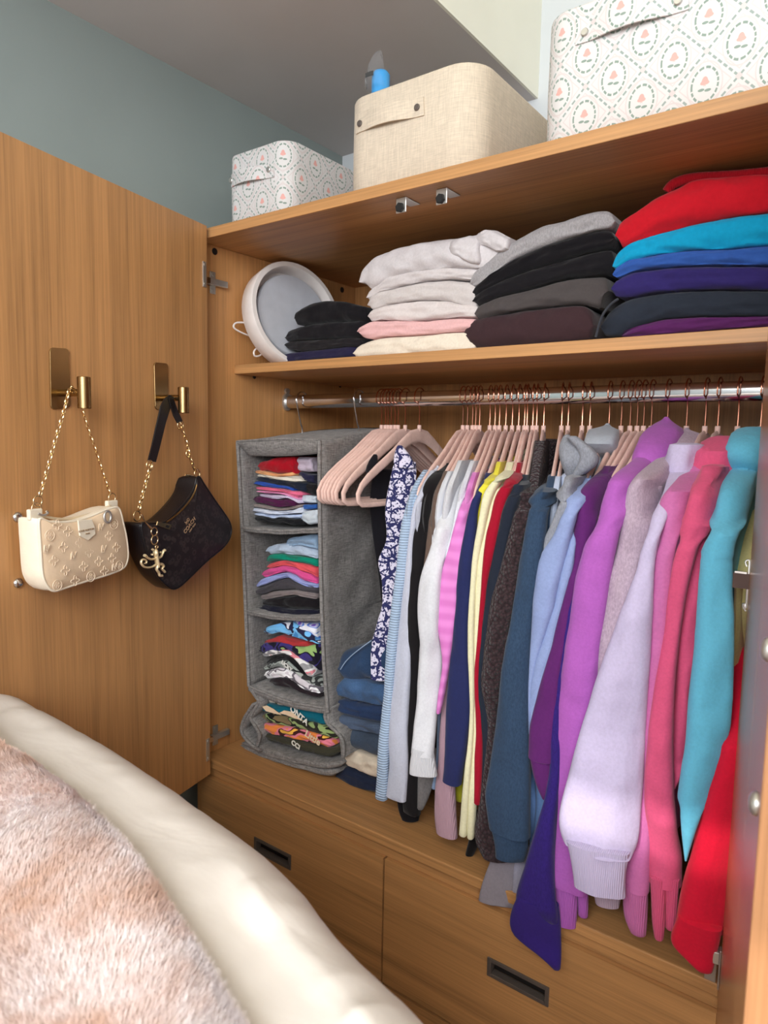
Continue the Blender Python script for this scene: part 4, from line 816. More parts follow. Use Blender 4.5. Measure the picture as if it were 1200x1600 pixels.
garment('hoodie', 'hoodie', 'mauve-beige hoodie between the orchid and the lavender ones', (192, 170, 188), X[1072], [(1046, 708), (1030, 720), (1012, 735), (996, 745), (989, 755), (984, 780), (976, 810), (970, 840), (962, 870), (955, 890), (952, 905), (948, 930), (945, 955), (942, 980), (938, 1000), (935, 1030), (932, 1055), (930, 1080), (926, 1150), (924, 1250), (924, 1350), (926, 1384)],
        [(1072, 705), (1062, 730), (1046, 755), (1036, 775), (1028, 800), (1022, 820), (1016, 845), (1006, 870), (1000, 892), (994, 920), (990, 950), (988, 980), (984, 1020), (980, 1060), (976, 1100), (974, 1200), (974, 1300), (972, 1385)], 'heather', yf=.025, yb=.015, t=0.016, vs=775, seam=876, seed=27, th=.014, ztop=1.46,
        more=[dict(name='torso', L=[(1008, 760), (1008, 800), (1004, 840), (998, 870), (990, 890)], R=[(1030, 772), (1026, 800), (1018, 830), (1012, 855), (1004, 880)], yf=.04, yb=.05, t=.01)],
        cuffs=[dict(L=[(926, 1380), (927, 1400), (930, 1411)], R=[(972, 1380), (971, 1400), (968, 1412)], t=.012, yf=.012)],
        hood=[dict(L=[(1068, 671), (1058, 678), (1050, 692), (1043, 706), (1036, 718)], R=[(1078, 672), (1085, 680), (1088, 694), (1088, 710), (1070, 730)], yf=.15, t=.028, fold=.006)])
garment('sweatshirt', 'sweatshirt', 'pale lavender sweatshirt with a broad sleeve overlapping its neighbours', (212, 200, 234), X[1101], [(1060, 734), (1050, 750), (1040, 765), (1030, 785), (1022, 805), (1015, 825), (1008, 845), (1003, 860), (998, 870), (997, 890), (988, 910), (978, 940), (965, 970), (955, 1000), (945, 1025), (935, 1055), (928, 1075), (920, 1105), (910, 1135), (903, 1160), (895, 1190), (888, 1220), (880, 1250), (874, 1275), (872, 1295), (875, 1315), (882, 1328)],
        [(1084, 732), (1068, 750), (1054, 765), (1045, 780), (1039, 800), (1034, 830), (1025, 860), (1022, 890), (1020, 930), (1019, 965), (1018, 1000), (1016, 1040), (1014, 1060), (1012, 1090), (1010, 1130), (1008, 1170), (1006, 1210), (1003, 1250), (1001, 1285), (996, 1312), (986, 1328)], yf=.02, yb=-.055, t=0.02, vs=775, seam=865, seed=28, th=.014, ztop=1.46, fold=.0035,
        cuffs=[dict(L=[(885, 1322), (889, 1338), (892, 1352), (895, 1372), (897, 1386)], R=[(986, 1322), (982, 1338), (979, 1352), (978, 1375), (979, 1391)], t=.016, yf=-.052)],
        hood=[dict(name='collar', L=[(1063, 697), (1060, 710), (1058, 724), (1056, 740)], R=[(1086, 695), (1096, 710), (1098, 718), (1084, 740)], yf=.12, t=.022)])
garment('sweatshirt', 'sweatshirt', 'rose pink sweatshirt between the lavender and the coral ones', (212, 118, 178), X[1121], [(1092, 726), (1083, 735), (1070, 746), (1056, 760), (1041, 775), (1038, 790), (1037, 810), (1034, 835), (1027, 860), (1023, 880), (1021, 905), (1018, 940), (1016, 980), (1014, 1020), (1010, 1060), (1007, 1100), (1003, 1150), (1000, 1200), (997, 1250), (992, 1290), (986, 1320), (978, 1350), (975, 1384)],
        [(1104, 724), (1094, 745), (1084, 765), (1076, 785), (1068, 805), (1062, 830), (1056, 860), (1052, 880), (1050, 905), (1046, 940), (1044, 970), (1041, 990), (1038, 1020), (1034, 1040), (1030, 1060), (1026, 1100), (1022, 1150), (1020, 1200), (1020, 1290), (1018, 1340), (1014, 1388)], yf=.025, yb=-.008, t=0.018, vs=775, seam=868, seed=29, th=.014, ztop=1.45,
        cuffs=[dict(L=[(974, 1380), (973, 1400), (973, 1425), (976, 1440), (984, 1456)], R=[(1013, 1380), (1013, 1405), (1012, 1435), (1010, 1455)], t=.014, yf=-.008)])
garment('hoodie', 'hoodie', 'coral pink hoodie with a rolled hood', (228, 92, 134), X[1152], [(1103, 728), (1099, 745), (1089, 762), (1080, 790), (1070, 820), (1062, 850), (1054, 870), (1049, 900), (1044, 930), (1041, 960), (1038, 990), (1032, 1020), (1027, 1050), (1022, 1080), (1017, 1120), (1012, 1170), (1008, 1220), (1008, 1270), (1011, 1330), (1015, 1375)],
        [(1148, 735), (1136, 748), (1124, 770), (1115, 800), (1102, 830), (1092, 850), (1084, 880), (1077, 905), (1070, 940), (1064, 980), (1060, 1010), (1056, 1050), (1053, 1100), (1052, 1170), (1053, 1240), (1060, 1300), (1065, 1340), (1063, 1378)], yf=.02, yb=-.01, t=0.018, vs=780, seam=866, seed=30, th=.015, ztop=1.46, fold=.004,
        more=[dict(L=[(1096, 830), (1084, 860), (1076, 890), (1068, 930), (1062, 980), (1057, 1040), (1053, 1100), (1051, 1150), (1051, 1190), (1052, 1228)], R=[(1118, 830), (1108, 860), (1100, 890), (1096, 930), (1090, 980), (1086, 1030), (1083, 1080), (1083, 1120), (1083, 1150), (1079, 1182), (1069, 1206), (1056, 1230)], yf=.035, yb=.02, seed=31)],
        cuffs=[dict(L=[(1015, 1370), (1017, 1400), (1018, 1440), (1022, 1464)], R=[(1040, 1370), (1040, 1400), (1040, 1440), (1037, 1464)], t=.014, yf=-.01), dict(L=[(1034, 1370), (1037, 1400), (1039, 1445)], R=[(1063, 1370), (1060, 1400), (1056, 1448)], t=.013, yf=.0)],
        hood=[dict(L=[(1128, 695), (1112, 706), (1102, 716), (1098, 728), (1100, 742)], R=[(1148, 684), (1156, 694), (1157, 708), (1153, 728), (1138, 748)], yf=.13, t=.034, fold=.01)])
garment('hoodie', 'hoodie', 'turquoise hoodie with a broad sleeve, next to the right-hand door', (108, 194, 226), X[1188], [(1164, 722), (1154, 735), (1141, 750), (1134, 770), (1128, 800), (1120, 830), (1110, 850), (1101, 860), (1098, 890), (1095, 920), (1092, 960), (1089, 990), (1085, 1030), (1080, 1070), (1077, 1100), (1075, 1130), (1072, 1170), (1066, 1200), (1062, 1240), (1063, 1280), (1067, 1320), (1070, 1342)],
        [(1190, 716), (1180, 740), (1168, 770), (1158, 800), (1148, 830), (1141, 850), (1140, 880), (1140, 940), (1142, 1000), (1143, 1040), (1142, 1080), (1140, 1120), (1135, 1150), (1125, 1190), (1110, 1230), (1096, 1270), (1086, 1300), (1074, 1342)], yf=.0, yb=-.03, t=0.02, vs=785, seam=865, seed=32, th=.015, ztop=1.46,
        more=[dict(name='torso', L=[(1176, 760), (1160, 800), (1148, 840), (1142, 870), (1140, 920), (1142, 980), (1143, 1040), (1143, 1080)], R=[(1192, 760), (1184, 800), (1172, 840), (1164, 870), (1157, 920), (1154, 980), (1154, 1020), (1150, 1080)], yf=.02, yb=.01, t=.016)],
        hood=[dict(L=[(1170, 670), (1161, 682), (1155, 702), (1154, 722), (1158, 740)], R=[(1190, 670), (1195, 682), (1196, 702), (1196, 722), (1186, 745)], yf=.12, t=.03, fold=.006)])
o = garment('jacket', 'jacket', 'pale yellow jacket with a brown buckle tab, half hidden by the right-hand door', (226, 214, 150), 1.093, [(1176, 800), (1165, 835), (1157, 870), (1152, 900), (1149, 940), (1149, 970), (1152, 1000), (1155, 1024)], [(1192, 800), (1184, 850), (1180, 880), (1178, 920), (1175, 960), (1170, 1000), (1160, 1026)], yf=.015, yb=.0, t=0.014, seed=33, dm=(.03, .03), th=.006, ztop=1.30)
p = ay(-.004, 1159, 907); m = MB(); m.box((p[0]-.010, p[1]-.004, p[2]-.010), (p[0]+.010, p[1], p[2]+.010)); m.build('buckle_tab', plain('buckle_brown', (74, 48, 40), 0.5), o)
m = MB(); m.box((p[0]-.008, p[1]-.006, p[2]+.010), (p[0]+.006, p[1], p[2]+.0125)); m.build('buckle', CHROME, o)
m = MB(); m.tube(curve_pts([ay(-.006, *q) for q in ((1167, 885), (1165, 878), (1169, 875), (1171, 880), (1168, 915), (1165, 950), (1162, 943), (1161, 948), (1165, 955))], 50), 0.0012, 6); m.build('clip', CHROME, o)
garment('sweatshirt', 'sweatshirt', 'bright red sweatshirt sleeve hanging lowest beside the right-hand door', (222, 24, 56), 1.103, [(1160, 1015), (1150, 1060), (1143, 1090), (1140, 1115), (1132, 1150), (1122, 1190), (1110, 1230), (1100, 1270), (1090, 1300), (1080, 1340), (1071, 1370), (1065, 1400), (1060, 1430), (1057, 1444)],
        [(1180, 1015), (1178, 1060), (1175, 1100), (1168, 1150), (1162, 1200), (1156, 1250), (1150, 1300), (1144, 1350), (1138, 1400), (1131, 1446)], yf=.0, yb=-.03, t=0.02, seed=34, dm=(.03, .03), tor=False,
        cuffs=[dict(L=[(1059, 1440), (1053, 1455), (1047, 1470), (1044, 1484), (1060, 1495), (1085, 1506)], R=[(1130, 1440), (1126, 1462), (1120, 1482), (1117, 1500), (1114, 1512)], t=.014, yf=-.03)], cstyle='jersey')
# --- trouser legs and hems that show low down between the sleeves
def hem_thing(name, cat, label, rgb, style, L, R, y0, y1, t=.008):
    p = ay(y0, (L[0][0]+R[0][0])/2, L[0][1]); o = empty(name, p, label, cat, GARM); strip('hem', L, R, fabric(rgb, style), o, x=None, yf=y0, yb=y1, t=t, seed=L[0][0]*.1); return o
hem_thing('trousers', 'trousers', 'grey trouser hem resting on the shelf edge below the slate blue sleeve', (140, 132, 140), 'jersey', [(780, 1318), (770, 1337), (766, 1350), (758, 1370), (751, 1393), (748, 1408)], [(818, 1318), (814, 1337), (812, 1350), (812, 1370), (814, 1395), (816, 1411)], .02, .0)
hem_thing('trousers', 'trousers', 'lighter grey trouser leg tucked between the slate and indigo sleeves', (160, 156, 172), 'jersey', [(800, 1322), (801, 1345), (802, 1370), (800, 1395)], [(830, 1322), (828, 1345), (822, 1370), (813, 1398)], .03, .01)
hem_thing('trousers', 'trousers', 'heather grey hem hanging low behind the off-white cuff', (122, 118, 118), 'heather', [(654, 1170), (653, 1210), (652, 1260)], [(684, 1170), (682, 1210), (668, 1252), (662, 1262)], .06, .05)
hem_thing('trousers', 'trousers', 'black trouser legs hanging low between the grey-blue and off-white sleeves', (22, 20, 24), 'jersey', [(622, 1200), (620, 1240), (622, 1270), (628, 1281)], [(664, 1200), (662, 1240), (658, 1270), (654, 1281)], .075, .07)
hem_thing('shirt', 'shirt', 'thin strip of light blue shirt left of the dusty pink top', (150, 172, 206), 'jersey', [(684, 1090), (683, 1130), (682, 1180), (674, 1228)], [(692, 1090), (690, 1130), (688, 1180), (685, 1230)], .075, .065)
hem_thing('trousers', 'trousers', 'black trouser end drooping to the shelf right of the cream sleeves', (20, 18, 20), 'jersey', [(738, 1270), (736, 1300), (730, 1325), (726, 1336)], [(756, 1270), (754, 1300), (746, 1325), (736, 1341)], .06, .05)
# ================================================================== FOLDED CLOTHES
def pile(group, cat, items, y, depth, **kw):
    for k, it in enumerate(items):
        name, label, rgb, style, top, bot = it[:6]; a = dict(kw); a.update(it[6] if len(it) > 6 else {})
        yy = a.pop('y', y + 0.004*noise.noise(V((k*3.1, y*20, 2)))); dd = a.pop('depth', depth); c_ = a.pop('cat', cat)
        p = ay(yy, bot[len(bot)//2][0], bot[len(bot)//2][1])
        o = folded(name, top, bot, yy, dd, fabric(rgb, style), None, k*1.7+y*10, **a); tag(o, label, c_, group)
# upper shelf, left to right
pile('folded clothes on the upper shelf', 'trousers', [
 ('folded_leggings', 'black leggings folded on top of the small dark pile beside the lamp', (22, 20, 24), 'jersey', [(460, 496), (462, 484), (481, 473), (506, 468), (537, 470), (575, 481)], [(461, 501), (470, 507), (500, 504), (540, 501), (575, 501)]),
 ('folded_leggings', 'black leggings in the middle of the small dark pile beside the lamp', (26, 24, 28), 'jersey', [(446, 522), (462, 511), (480, 506), (520, 502), (572, 500)], [(444, 531), (480, 530), (520, 528), (566, 526)]),
 ('folded_leggings', 'charcoal black leggings third down in the small dark pile', (34, 31, 34), 'jersey', [(444, 534), (465, 532), (480, 531), (520, 529), (565, 526)], [(445, 545), (465, 549), (500, 546), (537, 541), (566, 542)]),
 ('folded_leggings', 'navy leggings at the bottom of the small dark pile', (40, 36, 66), 'jersey', [(434, 559), (445, 552), (465, 549), (500, 546), (535, 541), (560, 541)], [(435, 567), (480, 564), (530, 560), (560, 557)])], 0.17, 0.26)
pile('folded clothes on the upper shelf', 'hoodie', [
 ('folded_hoodie', 'pale grey hoodie heaped on top of the light pile', (218, 212, 214), 'jersey', [(557, 432), (575, 405), (620, 386), (650, 378), (690, 370), (735, 365), (765, 358), (795, 368)], [(571, 450), (590, 440), (610, 427), (650, 420), (700, 416), (740, 418), (792, 410)], dict(y=.125, layers=1, amp=.004)),
 ('folded_hoodie', 'oatmeal grey sweatshirt second down in the light pile', (214, 206, 206), 'jersey', [(572, 456), (590, 441), (610, 428), (650, 421), (700, 417), (755, 418)], [(574, 474), (590, 456), (620, 448), (660, 438), (700, 435), (755, 438)]),
 ('folded_hoodie', 'oatmeal sweatshirt with gathered waistband, third down in the light pile', (212, 204, 202), 'jersey', [(572, 475), (590, 457), (620, 449), (660, 439), (700, 436), (750, 440)], [(577, 479), (600, 473), (640, 468), (680, 467), (720, 477), (748, 482)]),
 ('folded_hoodie', 'speckled white sweatshirt just above the pink one', (224, 214, 212), 'heather' if False else 'jersey', [(574, 492), (590, 479), (620, 472), (660, 468), (700, 469), (748, 481)], [(574, 497), (600, 499), (640, 501), (680, 498), (720, 494), (748, 490)]),
 ('folded_sweater', 'pastel pink sweater folded in the light pile', (236, 188, 188), 'jersey', [(557, 512), (575, 501), (610, 500), (660, 501), (700, 497), (745, 496)], [(560, 525), (570, 530), (600, 525), (650, 523), (700, 519), (745, 516)]),
 ('folded_sweater', 'cream sweater at the bottom of the light pile', (238, 226, 208), 'jersey', [(553, 546), (570, 532), (600, 526), (650, 524), (690, 519), (745, 517)], [(552, 559), (600, 557), (660, 554), (745, 547)])], 0.135, 0.30)
pile('folded clothes on the upper shelf', 'trousers', [
 ('folded_sweatpants', 'light heather grey sweatpants on top of the dark pile right of the pale one', (166, 162, 164), 'heather', [(733, 440), (750, 416), (783, 387), (842, 351), (879, 344), (917, 330), (948, 325), (960, 332)], [(736, 446), (762, 429), (804, 401), (846, 383), (888, 370), (925, 359), (960, 356)], dict(layers=1)),
 ('folded_sweatpants', 'black sweatpants directly under the heather grey ones', (20, 18, 22), 'jersey', [(737, 452), (762, 430), (804, 402), (846, 384), (888, 371), (925, 360), (960, 358)], [(737, 465), (783, 437), (825, 420), (875, 406), (917, 393), (960, 385)]),
 ('folded_sweatpants', 'black sweatpants just above the dark grey hoodie', (24, 22, 26), 'jersey', [(737, 467), (783, 438), (825, 421), (875, 407), (917, 394), (960, 386)], [(741, 475), (775, 461), (808, 454), (842, 444), (887, 432), (957, 425)]),
 ('folded_hoodie', 'dark taupe grey hoodie folded above the brown one', (78, 72, 72), 'jersey', [(741, 486), (775, 463), (808, 456), (842, 446), (887, 434), (950, 428)], [(742, 495), (783, 487), (825, 481), (875, 475), (908, 473), (940, 484)], dict(cat='hoodie')),
 ('folded_sweatpants', 'dark brown sweatpants at the bottom of the dark pile', (62, 42, 46), 'jersey', [(722, 501), (754, 493), (783, 488), (825, 482), (875, 476), (908, 474), (928, 488)], [(731, 546), (783, 542), (846, 537), (926, 530)], dict(layers=1))], 0.13, 0.30)
pile('folded clothes on the upper shelf', 'sweatshirt', [
 ('folded_hoodie', 'scarlet red hoodie on top of the colourful pile at the right end', (206, 24, 40), 'fleece', [(961, 352), (991, 330), (1017, 306), (1046, 293), (1075, 277), (1117, 272), (1200, 267), (1225, 268)], [(964, 386), (991, 376), (1033, 361), (1096, 344), (1150, 334), (1225, 325)], dict(layers=1, amp=.003)),
 ('folded_sweatshirt', 'bright cyan blue sweatshirt under the scarlet hoodie', (16, 160, 206), 'fleece', [(957, 410), (966, 393), (991, 377), (1033, 362), (1096, 345), (1150, 335), (1225, 326)], [(957, 421), (983, 404), (1017, 397), (1075, 389), (1137, 387), (1225, 378)], dict(layers=1)),
 ('folded_sweatshirt', 'royal blue sweatshirt third down in the colourful pile', (52, 92, 172), 'fleece', [(957, 426), (983, 405), (1017, 398), (1075, 390), (1137, 388), (1225, 379)], [(957, 432), (983, 422), (1033, 416), (1096, 413), (1167, 413), (1225, 413)], dict(layers=1)),
 ('folded_sweatshirt', 'indigo sweatshirt fourth down in the colourful pile', (50, 40, 104), 'fleece', [(955, 440), (983, 423), (1033, 417), (1096, 414), (1167, 414), (1225, 414)], [(953, 461), (971, 465), (1012, 457), (1054, 452), (1117, 450), (1225, 452)]),
 ('folded_hoodie', 'charcoal navy hoodie with a drawstring, fifth down in the colourful pile', (44, 50, 62), 'fleece', [(942, 492), (971, 467), (1012, 459), (1054, 454), (1117, 452), (1225, 453)], [(936, 527), (970, 525), (990, 510), (1033, 497), (1096, 493), (1225, 493)], dict(layers=1)),
 ('folded_sweatshirt', 'deep purple sweatshirt at the bottom of the colourful pile', (92, 38, 96), 'fleece', [(971, 522), (990, 510), (1033, 498), (1096, 494), (1225, 494)], [(971, 527), (1050, 521), (1120, 515), (1225, 507)])], 0.13, 0.32)
# roll of waistband on the scarlet hoodie, drawstring of the charcoal hoodie
red = [o for o in COL.objects if o.get('label', '').startswith('scarlet')][0]; cha = [o for o in COL.objects if o.get('label', '').startswith('charcoal navy')][0]
m = MB(); m.tube(curve_pts([ay(.17, *q) for q in ((1042, 300), (1052, 288), (1075, 280), (1110, 277), (1150, 275), (1200, 270), (1225, 268))], 40), 0.008, 10); m.build('waistband', fabric((190, 20, 36), 'rib'), red, True)
m = MB(); m.tube(curve_pts([ay(.122, *q) for q in ((966, 467), (955, 475), (943, 490), (936, 508), (931, 527))], 30), 0.0022, 8); m.build('drawstring', fabric((60, 62, 70)), cha, True)
lp = [o for o in COL.objects if o.get('label', '').startswith('pale grey hoodie heaped')][0]
for tp, bt, yy in (([(700, 384), (712, 371), (728, 364), (742, 366), (750, 376)], [(704, 392), (716, 402), (730, 410), (742, 411), (750, 402)], .117), ([(742, 368), (756, 357), (772, 357), (788, 366), (798, 377)], [(744, 378), (758, 384), (772, 392), (786, 392), (797, 384)], .119)):
    folded('hood_fold', tp, bt, yy, .10, fabric((218, 212, 214)), lp, yy*100, 1, .003)
# organizer cells
CY = OY+0.028
T = 'tshirt'
pile('tees in the top cell of the organizer', T, [
 ('folded_tshirt', 'crimson tee on top of the top organizer cell', (178, 14, 34), 'jersey', [(403, 727), (412, 721), (425, 715), (456, 714), (462, 734)], [(403, 731), (416, 736), (431, 740), (445, 738), (463, 735)], dict(layers=1)),
 ('folded_tshirt', 'peach orange tee under the crimson one', (240, 176, 120), 'jersey', [(400, 734), (416, 737), (431, 741), (445, 739), (462, 736)], [(398, 739), (412, 742), (434, 745), (456, 744), (462, 741)], dict(layers=1)),
 ('folded_tshirt', 'ivory tee in the top organizer cell', (230, 222, 208), 'jersey', [(402, 741), (412, 742), (434, 745), (462, 743), (473, 749)], [(402, 744), (418, 747), (434, 750), (461, 753), (474, 752)], dict(layers=1)),
 ('folded_tshirt', 'ink navy tee below the ivory one', (28, 34, 50), 'jersey', [(401, 746), (408, 745), (418, 747), (434, 750), (461, 753), (480, 754)], [(401, 750), (418, 754), (440, 758), (458, 763), (479, 771)], dict(layers=1)),
 ('folded_tshirt', 'cobalt blue tee in the top organizer cell', (42, 84, 178), 'jersey', [(397, 753), (401, 751), (418, 754), (440, 758), (455, 762), (461, 765)], [(397, 757), (412, 760), (434, 763), (448, 763), (460, 768)], dict(layers=1)),
 ('folded_tshirt', 'coral pink tee in the top organizer cell', (236, 112, 148), 'jersey', [(400, 760), (423, 763), (441, 764), (458, 768), (472, 769)], [(401, 765), (418, 766), (434, 768), (445, 770), (467, 779)], dict(layers=1)),
 ('folded_tshirt', 'candy pink tee under the coral one', (244, 162, 208), 'jersey', [(401, 766), (418, 767), (434, 769), (445, 771), (468, 779)], [(401, 769), (418, 771), (434, 772), (444, 772), (467, 782)], dict(layers=1)),
 ('folded_tshirt', 'lilac-white tee with an edge drooping right', (222, 208, 232), 'jersey', [(406, 772), (420, 774), (434, 773), (450, 775), (470, 784)], [(406, 774), (423, 779), (434, 780), (450, 778), (468, 788)], dict(layers=1)),
 ('folded_tshirt', 'plum tee bulging in the top organizer cell', (84, 28, 70), 'jersey', [(396, 777), (402, 774), (418, 777), (436, 781), (449, 779), (463, 788)], [(396, 785), (412, 789), (436, 793), (449, 792), (463, 788)], dict(layers=1)),
 ('folded_tshirt', 'taupe tee below the plum one', (160, 146, 142), 'jersey', [(396, 786), (412, 790), (436, 794), (449, 793), (471, 789)], [(395, 792), (418, 796), (437, 798), (456, 796), (472, 790)], dict(layers=1)),
 ('folded_tshirt', 'white tee above the pale blue one', (220, 226, 242), 'jersey', [(391, 796), (395, 793), (418, 797), (437, 799), (456, 797), (472, 791)], [(392, 798), (402, 801), (429, 804), (456, 803), (473, 802)], dict(layers=1)),
 ('folded_tshirt', 'pale blue tee near the bottom of the top cell', (198, 212, 240), 'jersey', [(398, 802), (415, 804), (429, 805), (456, 804), (472, 803)], [(398, 804), (412, 806), (429, 811), (437, 808), (456, 811), (471, 810)], dict(layers=1)),
 ('folded_tshirt', 'black tee at the bottom of the top cell', (22, 22, 26), 'jersey', [(397, 808), (412, 807), (429, 812), (437, 809), (456, 812), (472, 811)], [(397, 811), (407, 814), (429, 818), (445, 818), (456, 821), (474, 821)], dict(layers=1)),
 ('folded_tshirt', 'greyish lilac tee at the top of the right-hand stack in the top cell', (204, 188, 204), 'jersey', [(455, 716), (468, 714), (490, 714)], [(464, 735), (477, 738), (490, 737)], dict(layers=2, y=CY+.012)),
 ('folded_tshirt', 'navy tee with white stripe in the right-hand stack of the top cell', (38, 38, 66), 'jersey', [(464, 737), (478, 741), (493, 742)], [(470, 748), (480, 753), (493, 756)], dict(layers=2, y=CY+.012)),
 ('folded_tshirt', 'black tee in the middle of the right-hand stack of the top cell', (28, 26, 28), 'jersey', [(472, 755), (480, 755), (494, 757)], [(474, 770), (482, 773), (494, 775)], dict(layers=2, y=CY+.012)),
 ('folded_tshirt', 'icy grey tee above the royal blue stripe in the right-hand stack', (206, 216, 228), 'jersey', [(471, 773), (482, 774), (496, 776)], [(472, 786), (484, 787), (497, 786)], dict(layers=1, y=CY+.012)),
 ('folded_tshirt', 'royal blue tee in the right-hand stack of the top cell', (48, 98, 176), 'jersey', [(471, 788), (484, 788), (497, 787)], [(472, 796), (484, 796), (497, 795)], dict(layers=1, y=CY+.012)),
 ('folded_tshirt', 'white tee bunched at the bottom of the right-hand stack', (214, 222, 230), 'jersey', [(470, 799), (484, 797), (498, 796)], [(468, 812), (480, 821), (499, 818)], dict(layers=3, y=CY+.008))], CY, 0.22)
CR = 497
pile('tees in the second cell of the organizer', T, [
 ('folded_tshirt', 'crumpled powder blue shirt on top of the second cell', (150, 176, 204), 'jersey', [(447, 850), (450, 844), (465, 839), (480, 835), (CR, 835)], [(447, 852), (462, 850), (475, 855), (CR, 861)], dict(layers=3, amp=.004)),
 ('folded_tshirt', 'pale grey-blue shirt with drooping corner, above the green tee', (186, 200, 220), 'jersey', [(415, 858), (430, 851), (446, 850), (462, 850), (480, 857), (CR, 862)], [(421, 865), (437, 864), (460, 868), (475, 869), (490, 872), (CR, 874)], dict(layers=1, amp=.003)),
 ('folded_tshirt', 'emerald green tee in the second cell', (10, 138, 112), 'jersey', [(417, 872), (421, 866), (437, 865), (460, 869), (475, 870), (CR, 875)], [(414, 879), (430, 876), (450, 876), (473, 879), (490, 885), (CR, 888)], dict(layers=1)),
 ('folded_tshirt', 'coral orange tee under the green one', (234, 88, 96), 'jersey', [(417, 883), (430, 878), (446, 877), (473, 880), (482, 883), (CR, 890)], [(417, 888), (430, 886), (442, 882), (460, 886), (470, 892), (485, 897), (CR, 905)], dict(layers=1)),
 ('folded_tshirt', 'hot pink tee in the second cell', (226, 84, 152), 'jersey', [(408, 895), (417, 889), (430, 887), (442, 883), (460, 887), (470, 893), (485, 898), (CR, 906)], [(412, 903), (425, 898), (446, 893), (460, 899), (476, 909), (CR, 913)], dict(layers=1)),
 ('folded_tshirt', 'periwinkle tee arching over the dark grey one', (158, 168, 222), 'jersey', [(401, 914), (407, 905), (425, 899), (446, 894), (460, 900), (476, 910), (CR, 914)], [(401, 918), (415, 913), (430, 907), (448, 902), (460, 909), (475, 916), (CR, 919)], dict(layers=1)),
 ('folded_tshirt', 'dark grey tee humped in the second cell', (72, 68, 74), 'jersey', [(400, 920), (415, 914), (430, 908), (448, 903), (460, 910), (475, 917), (CR, 920)], [(397, 928), (408, 930), (425, 923), (460, 921), (490, 925), (CR, 926)], dict(layers=1)),
 ('folded_tshirt', 'greige tee above the black one in the second cell', (136, 124, 124), 'jersey', [(407, 931), (425, 924), (460, 922), (490, 926), (CR-1, 928)], [(408, 934), (413, 938), (432, 934), (460, 930), (490, 937), (CR-1, 937)], dict(layers=1)),
 ('folded_tshirt', 'black tee above the navy one in the second cell', (26, 22, 26), 'jersey', [(411, 940), (432, 935), (460, 931), (475, 934), (CR, 938)], [(410, 943), (435, 948), (455, 952), (475, 951), (CR, 953)], dict(layers=1)),
 ('folded_tshirt', 'midnight navy tee at the bottom of the second cell', (26, 26, 44), 'jersey', [(408, 945), (435, 949), (455, 953), (475, 952), (CR, 954)], [(404, 954), (430, 961), (450, 964), (464, 961), (475, 966), (CR, 963)], dict(layers=1))], CY, 0.22)
pile('tees in the third cell of the organizer', T, [
 ('folded_tshirt', 'sky blue printed tee on top of the third cell', (80, 160, 225), 'print_blue', [(412, 983), (435, 974), (455, 973), (478, 985), (490, 998)], [(413, 991), (435, 989), (455, 996), (480, 1004), (498, 1005)], dict(layers=1, y=CY-.006)),
 ('folded_tshirt', 'white and violet patterned tee at the right of the third cell', (200, 200, 235), 'print_violet', [(456, 973), (478, 974), (CR, 975)], [(462, 978), (480, 990), (CR, 1000)], dict(layers=1)),
 ('folded_tshirt', 'brick red tee in the third cell', (186, 58, 60), 'jersey', [(413, 1003), (435, 993), (455, 998), (482, 1005)], [(413, 1006), (435, 1005), (455, 1010), (470, 1010), (484, 1008)], dict(layers=1)),
 ('folded_tshirt', 'navy tee with purple and green blotches in the third cell', (40, 36, 70), 'print_navy', [(405, 1014), (412, 1008), (435, 1006), (455, 1011), (470, 1012), (CR, 1006)], [(406, 1018), (427, 1015), (448, 1013), (461, 1022), (474, 1033), (487, 1044), (CR, 1056)], dict(layers=1)),
 ('folded_tshirt', 'grey tee with coloured patches along its fold', (170, 168, 168), 'print_multi', [(409, 1020), (427, 1016), (448, 1014), (461, 1023), (474, 1034), (490, 1050)], [(411, 1026), (427, 1022), (440, 1020), (455, 1028), (468, 1041), (480, 1059), (491, 1059)], dict(layers=1)),
 ('folded_tshirt', 'black tee in the third cell', (24, 22, 24), 'jersey', [(416, 1035), (427, 1024), (440, 1021), (455, 1029), (468, 1042), (478, 1056)], [(416, 1038), (435, 1032), (447, 1032), (460, 1042), (477, 1058)], dict(layers=1)),
 ('folded_tshirt', 'grey-green tee with white block letters', (150, 158, 150), 'print_grey', [(411, 1041), (420, 1037), (435, 1033), (447, 1033), (460, 1043), (476, 1059), (CR+2, 1068)], [(411, 1048), (435, 1042), (451, 1047), (471, 1060), (487, 1071), (CR+3, 1075)], dict(layers=1)),
 ('folded_tshirt', 'white tee with grey script print', (214, 208, 212), 'print_white', [(412, 1050), (435, 1043), (451, 1048), (471, 1061), (487, 1072), (CR+3, 1076)], [(415, 1062), (435, 1059), (448, 1061), (461, 1070), (480, 1081), (495, 1083), (CR+4, 1083)], dict(layers=1)),
 ('folded_tshirt', 'dark plum-black tee at the bottom of the third cell', (40, 30, 36), 'jersey', [(420, 1062), (435, 1060), (448, 1062), (461, 1071), (480, 1082), (CR+3, 1084)], [(425, 1069), (440, 1072), (461, 1078), (484, 1086), (CR+3, 1089)], dict(layers=1))], CY, 0.22)
